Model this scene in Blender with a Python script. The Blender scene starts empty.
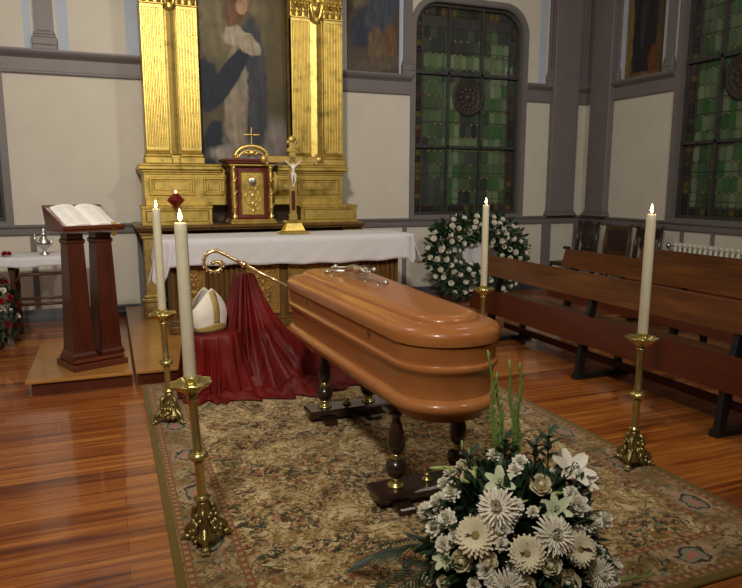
import bpy, bmesh, math, random
from math import sin, cos, pi, radians as R
from mathutils import Vector, Matrix, noise
random.seed(7)
D = bpy.data
COL = bpy.context.scene.collection
V = Vector

# ---------------------------------------------------------------- materials
def _nodes(name):
    m = D.materials.new(name); m.use_nodes = True
    nt = m.node_tree
    return m, nt, nt.nodes['Principled BSDF']

def _ramp(nt, stops):
    r = nt.nodes.new('ShaderNodeValToRGB'); e = r.color_ramp.elements
    while len(e) > 1: e.remove(e[-1])
    e[0].position = stops[0][0]; e[0].color = (*stops[0][1], 1)
    for p, c in stops[1:]:
        x = e.new(p); x.color = (*c, 1)
    return r

def _coord(nt, scale=(1, 1, 1), rot=(0, 0, 0)):
    tc = nt.nodes.new('ShaderNodeTexCoord'); mp = nt.nodes.new('ShaderNodeMapping')
    mp.inputs['Scale'].default_value = scale; mp.inputs['Rotation'].default_value = rot
    nt.links.new(tc.outputs['Object'], mp.inputs['Vector'])
    return mp.outputs['Vector']

def _noise(nt, vec, scale, detail=3, rough=.55, dist=0):
    n = nt.nodes.new('ShaderNodeTexNoise')
    n.inputs['Scale'].default_value = scale; n.inputs['Detail'].default_value = detail
    n.inputs['Roughness'].default_value = rough; n.inputs['Distortion'].default_value = dist
    nt.links.new(vec, n.inputs['Vector'])
    return n

def _bump(nt, b, height, strength, dist=.01):
    n = nt.nodes.new('ShaderNodeBump'); n.inputs['Strength'].default_value = strength
    n.inputs['Distance'].default_value = dist
    nt.links.new(height, n.inputs['Height']); nt.links.new(n.outputs['Normal'], b.inputs['Normal'])

def plain(name, c, rough=.5, metal=0, var=.12, scale=12, bump=.0, coat=0, sheen=0, sss=0, trans=0):
    m, nt, b = _nodes(name)
    v = _coord(nt); n = _noise(nt, v, scale)
    lo = tuple(max(0, x*(1-var)) for x in c); hi = tuple(min(1, x*(1+var)) for x in c)
    r = _ramp(nt, [(.3, lo), (.7, hi)]); nt.links.new(n.outputs['Fac'], r.inputs['Fac'])
    nt.links.new(r.outputs['Color'], b.inputs['Base Color'])
    b.inputs['Roughness'].default_value = rough; b.inputs['Metallic'].default_value = metal
    b.inputs['Coat Weight'].default_value = coat; b.inputs['Sheen Weight'].default_value = sheen
    b.inputs['Coat Roughness'].default_value = .15
    if sss:
        b.inputs['Subsurface Weight'].default_value = sss
        b.inputs['Subsurface Radius'].default_value = (.02, .012, .006)
    if trans: b.inputs['Transmission Weight'].default_value = trans
    if bump: _bump(nt, b, n.outputs['Fac'], bump)
    return m

def wood(name, stops, axis='y', scale=3., stretch=12, rough=.3, coat=.3, bump=.05):
    m, nt, b = _nodes(name)
    s = {'x': (1, stretch, stretch), 'y': (stretch, 1, stretch), 'z': (stretch, stretch, 1)}[axis]
    v = _coord(nt, s)
    n = _noise(nt, v, scale, 5, .6, .6)
    r = _ramp(nt, stops); nt.links.new(n.outputs['Fac'], r.inputs['Fac'])
    nt.links.new(r.outputs['Color'], b.inputs['Base Color'])
    b.inputs['Roughness'].default_value = rough
    b.inputs['Coat Weight'].default_value = coat; b.inputs['Coat Roughness'].default_value = .12
    b.inputs['Specular IOR Level'].default_value = .5 if coat > .3 else .3
    if bump: _bump(nt, b, n.outputs['Fac'], bump, .005)
    return m

def gold(name, c=(.58, .43, .115), rough=.40, scale=9, metal=.8, dark=.45, bump=.15):
    m, nt, b = _nodes(name)
    v = _coord(nt); n = _noise(nt, v, scale, 6, .65)
    r = _ramp(nt, [(.28, tuple(x*dark for x in c)), (.5, c), (.75, tuple(min(1, x*1.15) for x in c))])
    nt.links.new(n.outputs['Fac'], r.inputs['Fac']); nt.links.new(r.outputs['Color'], b.inputs['Base Color'])
    b.inputs['Metallic'].default_value = metal; b.inputs['Roughness'].default_value = rough
    n2 = _noise(nt, v, scale*6, 2)
    _bump(nt, b, n2.outputs['Fac'], bump, .004)
    return m

def emit(name, c, s):
    m, nt, b = _nodes(name)
    b.inputs['Base Color'].default_value = (*c, 1)
    b.inputs['Emission Color'].default_value = (*c, 1); b.inputs['Emission Strength'].default_value = s
    return m

def vcol(name, rough=.5, spec=.5, coat=0, bump=0, nscale=30):
    m, nt, b = _nodes(name)
    a = nt.nodes.new('ShaderNodeVertexColor'); a.layer_name = 'Col'
    nt.links.new(a.outputs['Color'], b.inputs['Base Color'])
    b.inputs['Roughness'].default_value = rough; b.inputs['Coat Weight'].default_value = coat
    b.inputs['Specular IOR Level'].default_value = spec
    if bump:
        n = _noise(nt, _coord(nt), nscale); _bump(nt, b, n.outputs['Fac'], bump)
    return m

MT = {}
MT['wall'] = plain('cream_plaster', (.59, .555, .475), .75, var=.04, scale=3, bump=.03)
MT['ceil'] = plain('ceiling_plaster', (.62, .58, .50), .8, var=.04, scale=2)
MT['trim'] = plain('grey_mauve_paint', (.165, .148, .15), .5, var=.06, scale=5)
MT['base'] = plain('dark_slate_paint', (.075, .078, .09), .45, var=.1, scale=5)
MT['blue'] = plain('pale_blue_paint', (.42, .48, .58), .7, var=.05, scale=5)
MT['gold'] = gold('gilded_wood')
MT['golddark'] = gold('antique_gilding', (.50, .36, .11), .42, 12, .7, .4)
MT['goldbright'] = gold('bright_gilding', (.74, .56, .155), .34, 14, .85, .7)  # for ornaments, and for the stronger light painted on the left pilasters
MT['brass'] = gold('polished_brass', (.56, .48, .19), .27, 8, .9, .6, .05)
MT['brassold'] = gold('aged_brass', (.34, .28, .11), .34, 25, .9, .35, .4)
MT['silver'] = plain('silver_metal', (.62, .62, .58), .28, 1, .1, 20)
MT['coffin'] = wood('coffin_varnished_wood', [(.25, (.31, .102, .026)), (.55, (.37, .140, .040)), (.8, (.41, .168, .052))], 'y', 1.4, 5, .36, .3, .0)
MT['ambo'] = wood('mahogany_wood', [(.3, (.045, .009, .004)), (.7, (.085, .018, .008))], 'z', 3, 14, .35, .3)
MT['ambotop'] = wood('mahogany_top', [(.3, (.085, .018, .007)), (.7, (.13, .03, .012))], 'x', 3, 14, .35, .3)
MT['dark'] = wood('dark_walnut', [(.3, (.016, .008, .006)), (.7, (.036, .017, .012))], 'x', 4, 10, .28, .5)
MT['pew'] = wood('pew_wood', [(.3, (.060, .019, .005)), (.55, (.11, .037, .009)), (.8, (.18, .066, .016))], 'y', 1.7, 9, .4, .15)
MT['seat'] = wood('pew_seat_wood', [(.3, (.065, .012, .004)), (.8, (.10, .020, .006))], 'y', 1.7, 9, .42, .12)
MT['black'] = plain('black_metal', (.012, .012, .013), .4, var=.2)
MT['oak'] = wood('carved_oak', [(.3, (.075, .036, .009)), (.7, (.17, .085, .022))], 'z', 3, 10, .4, .2)
MT['oakgold'] = gold('carved_oak_gilt', (.36, .21, .055), .45, 14, .45, .4)
MT['plat'] = wood('pine_boards', [(.3, (.31, .135, .030)), (.7, (.46, .22, .06))], 'x', 2.5, 10, .3, .3)
MT['cloth'] = plain('white_linen', (.60, .595, .62), .85, var=.03, scale=30, sheen=.2)
MT['candle'] = plain('ivory_wax', (.62, .58, .42), .45, var=.03, sss=.15)
MT['flame'] = emit('candle_flame', (1, .62, .28), 22)
MT['wick'] = plain('wick', (.02, .015, .01), .9)
MT['velvet'] = plain('crimson_satin', (.14, .004, .006), .45, var=.25, scale=3)
def satin():
    m, nt, b = _nodes('crimson_satin'); P_ = _coord(nt)
    n = _noise(nt, P_, 3); r = _ramp(nt, [(.3, (.085, .002, .002)), (.7, (.18, .005, .004))]); nt.links.new(n.outputs['Fac'], r.inputs['Fac'])
    nt.links.new(r.outputs['Color'], b.inputs['Base Color']); b.inputs['Roughness'].default_value = .55; b.inputs['Specular IOR Level'].default_value = .3
    n2 = _noise(nt, _coord(nt, (1, 1, .3)), 6, 1, .4, .8); _bump(nt, b, n2.outputs['Fac'], .7, .05); return m
MT['velvet'] = satin()
MT['mitre'] = plain('white_silk', (.72, .68, .60), .5, var=.04, sheen=.3)
MT['paper'] = plain('paper', (.86, .85, .81), .7, var=.03)
MT['ink'] = plain('ink', (.60, .60, .59), .8)
MT['red'] = plain('red_lacquer', (.16, .012, .01), .35, var=.2)
MT['ruby'] = plain('ruby_glass', (.16, .006, .008), .15, var=.1, coat=.5)
MT['ivory'] = plain('ivory', (.75, .70, .62), .4)
MT['leaf'] = plain('dark_green_leaves', (.016, .042, .016), .42, var=.5, scale=14)
MT['leaf2'] = plain('fresh_green_stems', (.17, .26, .06), .45, var=.25, scale=20)
MT['palm'] = plain('palm_green', (.014, .040, .020), .45, var=.3)
MT['white'] = plain('white_petals', (.88, .85, .73), .75, var=.05, sss=.05)
MT['cream'] = plain('cream_petals', (.80, .74, .52), .75, var=.08, sss=.05)
MT['lily'] = plain('lily_petals', (.60, .66, .44), .55, var=.1)
MT['bud'] = plain('green_bud', (.34, .42, .13), .5, var=.2)
MT['disc'] = plain('yellow_green_disc', (.27, .22, .06), .7, var=.25, scale=60)
MT['redp'] = plain('red_petals', (.34, .01, .012), .55, var=.2)
MT['rad'] = plain('radiator_enamel', (.62, .60, .52), .4, var=.03)
MT['leather'] = plain('brown_leather', (.035, .018, .010), .45, var=.3)
MT['chair'] = wood('chair_wood', [(.3, (.05, .024, .010)), (.7, (.095, .045, .018))], 'z', 3, 12, .4, .2)
MT['lead'] = plain('window_lead', (.045, .044, .042), .4, var=.2)
MT['glass'] = vcol('stained_glass', .22, .5, .3)
MT['paint'] = vcol('oil_canvas', .55, .3, 0, .06, 120)
MT['clear'] = plain('cut_glass', (.85, .87, .85), .05, trans=1)
MT['tabred'] = plain('tabernacle_red', (.14, .022, .014), .4, var=.25)

def floor_mat():
    m, nt, b = _nodes('varnished_floorboards'); L = nt.links
    v = _coord(nt)
    br = nt.nodes.new('ShaderNodeTexBrick'); L.new(v, br.inputs['Vector'])
    br.offset = .37; br.inputs['Scale'].default_value = 1
    br.inputs['Brick Width'].default_value = 3.8; br.inputs['Row Height'].default_value = .112
    br.inputs['Mortar Size'].default_value = .0012; br.inputs['Mortar Smooth'].default_value = .3
    br.inputs['Bias'].default_value = 0
    br.inputs['Color1'].default_value = (0, 0, 0, 1); br.inputs['Color2'].default_value = (1, 1, 1, 1)
    br.inputs['Mortar'].default_value = (.5, .5, .5, 1)
    g = _coord(nt, (.55, 13, 1)); n = _noise(nt, g, 2.0, 6, .62, .5)
    mx = nt.nodes.new('ShaderNodeMath'); mx.operation = 'MULTIPLY_ADD'
    L.new(br.outputs['Color'], mx.inputs[0]); mx.inputs[1].default_value = .22
    ms = nt.nodes.new('ShaderNodeMath'); ms.operation = 'MULTIPLY'; ms.inputs[1].default_value = .9
    L.new(n.outputs['Fac'], ms.inputs[0]); L.new(ms.outputs[0], mx.inputs[2])
    r = _ramp(nt, [(.32, (.070, .014, .003)), (.45, (.20, .050, .007)), (.58, (.33, .098, .014)), (.74, (.50, .19, .036))])
    L.new(mx.outputs[0], r.inputs['Fac'])
    mm = nt.nodes.new('ShaderNodeMix'); mm.data_type = 'RGBA'
    L.new(br.outputs['Fac'], mm.inputs[0]); L.new(r.outputs['Color'], mm.inputs[6])
    mm.inputs[7].default_value = (.05, .014, .005, 1)
    L.new(mm.outputs[2], b.inputs['Base Color'])
    b.inputs['Roughness'].default_value = .3
    b.inputs['Coat Weight'].default_value = .5; b.inputs['Coat Roughness'].default_value = .07
    b.inputs['Specular IOR Level'].default_value = .5
    n2 = _noise(nt, _coord(nt, (1, 6, 1)), 1.6, 2)
    _bump(nt, b, n2.outputs['Fac'], .12, .02)
    return m
MT['floor'] = floor_mat()

def rug_mat(hx, hy):
    """floral carpet; object coordinates centred on the rug"""
    m, nt, b = _nodes('floral_carpet'); L = nt.links; N = nt.nodes
    def math(op, a, b_=None, c=None):
        n = N.new('ShaderNodeMath'); n.operation = op
        for i, x in enumerate((a, b_, c)):
            if x is None: continue
            if isinstance(x, (int, float)): n.inputs[i].default_value = x
            else: L.new(x, n.inputs[i])
        return n.outputs[0]
    def mix(f, a, c):
        n = N.new('ShaderNodeMix'); n.data_type = 'RGBA'
        L.new(f, n.inputs[0])
        for i, x in ((6, a), (7, c)):
            if isinstance(x, tuple): n.inputs[i].default_value = (*x, 1)
            else: L.new(x, n.inputs[i])
        return n.outputs[2]
    def step(x, a, w=.004):   # 1 above a
        n = N.new('ShaderNodeMapRange'); L.new(x, n.inputs[0])
        n.inputs[1].default_value = a-w; n.inputs[2].default_value = a+w
        return n.outputs[0]
    tc = N.new('ShaderNodeTexCoord'); P0 = tc.outputs['Object']
    dn = _noise(nt, P0, 5, 2)
    sub = N.new('ShaderNodeVectorMath'); sub.operation = 'SUBTRACT'; L.new(dn.outputs['Color'], sub.inputs[0]); sub.inputs[1].default_value = (.5, .5, .5)
    sc = N.new('ShaderNodeVectorMath'); sc.operation = 'SCALE'; L.new(sub.outputs[0], sc.inputs[0]); sc.inputs['Scale'].default_value = .16
    ad = N.new('ShaderNodeVectorMath'); L.new(P0, ad.inputs[0]); L.new(sc.outputs[0], ad.inputs[1]); P1 = ad.outputs[0]
    def vor(vec, scale, feat='F1', rnd=1):
        n = N.new('ShaderNodeTexVoronoi'); n.feature = feat; n.voronoi_dimensions = '2D'
        n.inputs['Scale'].default_value = scale; n.inputs['Randomness'].default_value = rnd
        L.new(vec, n.inputs['Vector']); return n
    nz = lambda sc_, det=2, dist=0, vec=None: _noise(nt, vec or P1, sc_, det, .5, dist).outputs['Fac']
    off = N.new('ShaderNodeVectorMath'); L.new(P1, off.inputs[0]); off.inputs[1].default_value = (7.3, 3.1, 1.7); P2 = off.outputs[0]
    off = N.new('ShaderNodeVectorMath'); L.new(P1, off.inputs[0]); off.inputs[1].default_value = (-4.3, 9.1, 5.7); P3 = off.outputs[0]
    base = _ramp(nt, [(.38, (.48, .38, .20)), (.6, (.66, .55, .34))]); L.new(nz(9, 3), base.inputs['Fac'])
    col = base.outputs['Color']
    def iso(col, sc_, w, colr, vec, dist, k=.85):
        r_ = math('LESS_THAN', math('ABSOLUTE', math('SUBTRACT', nz(sc_, 1, dist, vec), .5)), w)
        return mix(math('MULTIPLY', r_, k), col, colr)
    def blob(col, sc_, thr, colr, vec, mask=None, dist=1.2, k=.9):
        f = step(nz(sc_, 2, dist, vec), thr, .012)
        if mask is not None: f = math('MULTIPLY', f, mask)
        return mix(math('MULTIPLY', f, k), col, colr)
    cluster = step(nz(4.2, 1, .3, P3), .48, .05)
    col = iso(col, 9, .020, (.26, .165, .035), P1, 1.1)
    col = iso(col, 17, .024, (.30, .20, .05), P2, 1.2, .75)
    col = blob(col, 30, .60, (.25, .165, .04), P2, None, .6)
    col = blob(col, 25, .61, (.33, .22, .07), P3, None, .6)
    col = blob(col, 22, .58, (.42, .19, .09), P1, cluster, .5)
    col = blob(col, 34, .60, (.46, .26, .16), P3, cluster, .5)
    col = blob(col, 27, .57, (.11, .065, .022), P3, cluster, .7)
    col = blob(col, 36, .57, (.035, .05, .028), P2, cluster, .7)
    col = blob(col, 40, .65, (.05, .055, .025), P1, None, .5)
    col = blob(col, 34, .65, (.15, .21, .16), P2, cluster, .5)
    field = col
    # border
    sx = N.new('ShaderNodeSeparateXYZ'); L.new(P0, sx.inputs[0])
    dx = math('SUBTRACT', hx, math('ABSOLUTE', sx.outputs[0])); dy = math('SUBTRACT', hy, math('ABSOLUTE', sx.outputs[1]))
    d = math('MINIMUM', dx, dy)
    bb = _ramp(nt, [(.38, (.27, .19, .08)), (.6, (.46, .36, .20))]); L.new(nz(8, 3), bb.inputs['Fac'])
    bc = bb.outputs['Color']
    bc = iso(bc, 9, .03, (.22, .14, .035), P2, 1.8)
    bc = blob(bc, 18, .58, (.23, .15, .045), P3)
    bc = blob(bc, 20, .60, (.40, .21, .14), P2)
    bc = blob(bc, 24, .62, (.18, .22, .17), P1)
    bc = blob(bc, 26, .62, (.06, .055, .035), P3)
    # medallions every .5 m along the border centre line
    along = N.new('ShaderNodeMix'); L.new(math('LESS_THAN', dx, dy), along.inputs[0]); L.new(sx.outputs[0], along.inputs[2]); L.new(sx.outputs[1], along.inputs[3])
    al = math('SUBTRACT', math('FRACT', math('MULTIPLY', math('ADD', along.outputs[0], 10), 2)), .5)
    ux = math('MULTIPLY', al, .5); uy = math('SUBTRACT', d, .165)
    rr = math('SQRT', math('ADD', math('MULTIPLY', ux, math('MULTIPLY', ux, .55)), math('MULTIPLY', uy, math('MULTIPLY', uy, 1.3))))
    rr = math('ADD', rr, math('MULTIPLY', math('SUBTRACT', nz(22, 2, .5, P0), .5), .085))
    bc = mix(math('MULTIPLY', math('LESS_THAN', rr, .084), .6), bc, (.50, .34, .25))
    bc = mix(math('LESS_THAN', rr, .064), bc, (.07, .065, .055))
    bc = mix(math('LESS_THAN', rr, .050), bc, (.30, .29, .20))
    bc = mix(math('LESS_THAN', rr, .024), bc, (.50, .24, .18))
    def stripe(c0, lo, hi, colr):
        return mix(math('MULTIPLY', math('GREATER_THAN', d, lo), math('LESS_THAN', d, hi)), c0, colr)
    dash = math('GREATER_THAN', math('FRACT', math('MULTIPLY', math('ADD', along.outputs[0], 10), 22)), .45)
    dashc = mix(dash, (.40, .30, .15), (.30, .12, .07))
    out = mix(step(d, .27), bc, field)
    for lo, hi in ((.048, .072), (.262, .284)):
        out = stripe(out, lo, hi, dashc)
        out = stripe(out, lo-.006, lo+.002, (.26, .15, .05)); out = stripe(out, hi-.002, hi+.006, (.26, .13, .06))
    out = mix(math('LESS_THAN', d, .038), out, (.20, .145, .035))
    dk = N.new('ShaderNodeGamma'); L.new(out, dk.inputs[0]); dk.inputs[1].default_value = 1.22; out = dk.outputs[0]
    L.new(out, b.inputs['Base Color'])
    b.inputs['Roughness'].default_value = .95; b.inputs['Specular IOR Level'].default_value = .1
    b.inputs['Sheen Weight'].default_value = .15
    _bump(nt, b, _noise(nt, P0, 320, 1).outputs['Fac'], .5, .004)
    return m

# ---------------------------------------------------------------- mesh builder
class MB:
    def __init__(s): s.v = []; s.f = []; s.sm = []; s.c = []
    def add(s, vs, fs, smooth=False, col=None, M=None):
        o = len(s.v)
        if M is not None: vs = [M @ V(p) for p in vs]
        s.v += [tuple(p) for p in vs]; s.f += [tuple(i+o for i in f) for f in fs]
        s.sm += [smooth]*len(fs); s.c += [col]*len(fs)
        return s
    def box(s, a, b, M=None, bev=0):
        (x0, y0, z0), (x1, y1, z1) = a, b
        x0, x1 = min(x0, x1), max(x0, x1); y0, y1 = min(y0, y1), max(y0, y1); z0, z1 = min(z0, z1), max(z0, z1)
        if bev:
            k = min(bev, (x1-x0)/2.01, (y1-y0)/2.01, (z1-z0)/2.01)
            def ring(z, i):
                return [(x0+i, y0+k, z), (x0+k, y0+i, z), (x1-k, y0+i, z), (x1-i, y0+k, z), (x1-i, y1-k, z), (x1-k, y1-i, z), (x0+k, y1-i, z), (x0+i, y1-k, z)]
            vs = ring(z0, k)+ring(z0+k, 0)+ring(z1-k, 0)+ring(z1, k)
            fs = [tuple(reversed(range(8)))]
            for j in range(3):
                for i in range(8): fs.append((j*8+i, j*8+(i+1) % 8, j*8+8+(i+1) % 8, j*8+8+i))
            fs.append(tuple(range(24, 32)))
            return s.add(vs, fs, False, None, M)
        vs = [(x0, y0, z0), (x1, y0, z0), (x1, y1, z0), (x0, y1, z0), (x0, y0, z1), (x1, y0, z1), (x1, y1, z1), (x0, y1, z1)]
        return s.add(vs, [(0, 3, 2, 1), (4, 5, 6, 7), (0, 1, 5, 4), (1, 2, 6, 5), (2, 3, 7, 6), (3, 0, 4, 7)], False, None, M)
    def lathe(s, prof, n=24, M=None, smooth=True, sx=1, sy=1, wob=None):
        vs = []
        for (r, z) in prof:
            for i in range(n):
                a = 2*pi*i/n; rr = r*(wob(a, z) if wob else 1)
                vs.append((rr*cos(a)*sx, rr*sin(a)*sy, z))
        fs = []
        for j in range(len(prof)-1):
            for i in range(n):
                fs.append((j*n+i, j*n+(i+1) % n, (j+1)*n+(i+1) % n, (j+1)*n+i))
        fs.append(tuple(reversed(range(n)))); m = (len(prof)-1)*n; fs.append(tuple(range(m, m+n)))
        return s.add(vs, fs, smooth, None, M)
    def sph(s, c, r, n=12, m=8, M=None, sc=(1, 1, 1)):
        prof = [(max(1e-4, sin(pi*j/m)), -cos(pi*j/m)) for j in range(m+1)]
        T = Matrix.Translation(V(c)) @ Matrix.Diagonal((r*sc[0], r*sc[1], r*sc[2], 1))
        if M is not None: T = M @ T
        return s.lathe(prof, n, T)
    def tube(s, pts, rad, n=8, M=None, cap=True):
        pts = [V(p) for p in pts]
        if isinstance(rad, (int, float)): rad = [rad]*len(pts)
        vs = []; up = None
        for i, p in enumerate(pts):
            t = (pts[min(i+1, len(pts)-1)]-pts[max(i-1, 0)])
            if t.length < 1e-9: t = V((0, 0, 1))
            t.normalize()
            if up is None:
                up = V((0, 0, 1)) if abs(t.z) < .9 else V((1, 0, 0))
            a = (up - t*up.dot(t)).normalized(); b = t.cross(a); up = a
            for k in range(n):
                w = 2*pi*k/n; vs.append(p + (a*cos(w)+b*sin(w))*rad[i])
        fs = []
        for j in range(len(pts)-1):
            for i in range(n): fs.append((j*n+i, j*n+(i+1) % n, (j+1)*n+(i+1) % n, (j+1)*n+i))
        if cap:
            fs.append(tuple(reversed(range(n)))); m = (len(pts)-1)*n; fs.append(tuple(range(m, m+n)))
        return s.add(vs, fs, True, None, M)
    def prism(s, poly, axis, a, b, smooth=False, M=None):
        """poly: list of 2d points; axis 'x': (y,z) extruded a..b in x; 'y': (x,z); 'z': (x,y)"""
        def mk(p, t):
            return {'x': (t, p[0], p[1]), 'y': (p[0], t, p[1]), 'z': (p[0], p[1], t)}[axis]
        n = len(poly); vs = [mk(p, a) for p in poly]+[mk(p, b) for p in poly]
        fs = [tuple(reversed(range(n))), tuple(range(n, 2*n))]+[(i, (i+1) % n, n+(i+1) % n, n+i) for i in range(n)]
        return s.add(vs, fs, smooth, None, M)
    def grid(s, fn, nu, nv, smooth=True, thick=0):
        vs = [fn(i/nu, j/nv) for j in range(nv+1) for i in range(nu+1)]
        fs = [(j*(nu+1)+i, j*(nu+1)+i+1, (j+1)*(nu+1)+i+1, (j+1)*(nu+1)+i) for j in range(nv) for i in range(nu)]
        return s.add(vs, fs, smooth)
    def leaf(s, p, d, L, w, up=V((0, 0, 1)), curl=.15, col=None):
        d = V(d).normalized(); sd = d.cross(up)
        if sd.length < 1e-3: sd = d.cross(V((1, 0, 0)))
        sd.normalize(); nn = sd.cross(d); p = V(p)
        vs = [p, p+d*L*.35+sd*w*.5+nn*L*.05, p+d*L*.38-nn*w*.12, p+d*L*.35-sd*w*.5+nn*L*.05,
              p+d*L*.72+sd*w*.38-nn*L*curl*.3, p+d*L*.74-nn*(w*.12+L*curl*.35), p+d*L*.72-sd*w*.38-nn*L*curl*.3, p+d*L-nn*L*curl]
        return s.add(vs, [(0, 1, 2), (0, 2, 3), (1, 4, 5, 2), (2, 5, 6, 3), (4, 7, 5), (5, 7, 6)], True, col)
    def build(s, name, mat, parent=None, local=False, solid=0, sub=0, fix=True):
        me = D.meshes.new(name)
        vs = s.v
        if parent is not None and not local:
            inv = wmat(parent).inverted(); vs = [inv @ V(p) for p in vs]
        me.from_pydata(vs, [], s.f); me.update()
        if fix:
            bm = bmesh.new(); bm.from_mesh(me); bmesh.ops.recalc_face_normals(bm, faces=bm.faces); bm.to_mesh(me); bm.free()
        me.polygons.foreach_set('use_smooth', s.sm)
        if any(c is not None for c in s.c):
            ca = me.color_attributes.new('Col', 'FLOAT_COLOR', 'CORNER')
            for p, c in zip(me.polygons, s.c):
                for li in p.loop_indices: ca.data[li].color = (*(c or (.1, .1, .1)), 1)
        me.materials.append(MT[mat] if isinstance(mat, str) else mat)
        o = D.objects.new(name, me); COL.objects.link(o)
        if parent is not None: o.parent = parent
        if solid:
            md = o.modifiers.new('Solidify', 'SOLIDIFY'); md.thickness = solid; md.offset = 0
        if sub:
            md = o.modifiers.new('Subdivision', 'SUBSURF'); md.levels = sub; md.render_levels = sub
        return o

def wmat(o):
    M = Matrix.Translation(o.location) @ o.rotation_euler.to_matrix().to_4x4() @ Matrix.Diagonal((*o.scale, 1))
    return wmat(o.parent) @ M if o.parent else M

def tag(o, label, cat, group=None, kind=None):
    o['label'] = label; o['category'] = cat
    if group: o['group'] = group
    if kind: o['kind'] = kind
    return o
def thing(name, label, cat, loc=(0, 0, 0), rz=0, group=None, rot=None):
    o = D.objects.new(name, None); COL.objects.link(o); o.empty_display_size = .1
    o.location = loc; o.rotation_euler = rot or (0, 0, rz)
    return tag(o, label, cat, group)
def kids(o): return [c for c in D.objects if c.parent == o]
def copy_tree(o, parent=None):
    c = o.copy(); COL.objects.link(c); c.parent = parent
    for ch in kids(o): copy_tree(ch, c)
    return c
def struct(name, mb, mat, **k):
    o = mb.build(name, mat, **k); o['kind'] = 'structure'; return o

# ---------------------------------------------------------------- the room
YW, XW, XL, YF, ZC = 8.3, 6.75, -3.8, -3.2, 5.0
struct('floor', MB().box((XL-.2, YF-.2, -.1), (XW+.2, YW+.2, 0)), 'floor')
struct('ceiling', MB().box((XL-.2, YF-.2, ZC), (XW+.2, YW+.2, ZC+.1)), 'ceil')
ZB, ZT, RC = 1.13, 3.97, .34          # window sill, window head, corner radius
WINS_BACK = [(-2.76, -1.04), (3.91, 5.61)]
def ropening(a, b, z0, z1, r, n=8):
    pts = [(a, z0), (b, z0)]
    for i in range(n+1):
        t = pi/2*i/n; pts.append((b-r+r*cos(t), z1-r+r*sin(t)))
    for i in range(n+1):
        t = pi/2*i/n; pts.append((a+r-r*sin(t), z1-r+r*cos(t)))
    return pts
def spandrels(mb, axis, a, b, z1, r, t0, t1):
    for sx, c in ((1, b), (-1, a)):
        poly = [(c, z1)]+[(c-sx*r+sx*r*cos(pi/2*i/8), z1-r+r*sin(pi/2*i/8)) for i in range(9)]
        mb.prism(poly, axis, t0, t1)
w = MB(); xs = [XL-.2]
for a, b in WINS_BACK:
    w.box((xs[-1], YW, 0), (a, YW+.2, ZC)); w.box((a, YW, 0), (b, YW+.2, ZB)); w.box((a, YW, ZT), (b, YW+.2, ZC))
    spandrels(w, 'y', a, b, ZT, RC, YW, YW+.2); xs.append(b)
w.box((xs[-1], YW, 0), (XW+.2, YW+.2, ZC)); struct('wall_back', w, 'wall')
w = MB(); WR = [(4.85, 6.54), (1.2, 2.9)]; ZTR = 4.25
ys = YW
for b0, b1 in WR:
    w.box((XW, b1, 0), (XW+.2, ys, ZC)); w.box((XW, b0, 0), (XW+.2, b1, ZB)); w.box((XW, b0, ZTR), (XW+.2, b1, ZC))
    spandrels(w, 'x', b0, b1, ZTR, RC, XW, XW+.2); ys = b0
w.box((XW, YF, 0), (XW+.2, ys, ZC)); struct('wall_right', w, 'wall')
struct('wall_left', MB().box((XL-.2, YF, 0), (XL, YW, ZC)), 'wall')
struct('wall_front', MB().box((XL-.2, YF-.2, 0), (XW+.2, YF, ZC)), 'wall')

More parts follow.
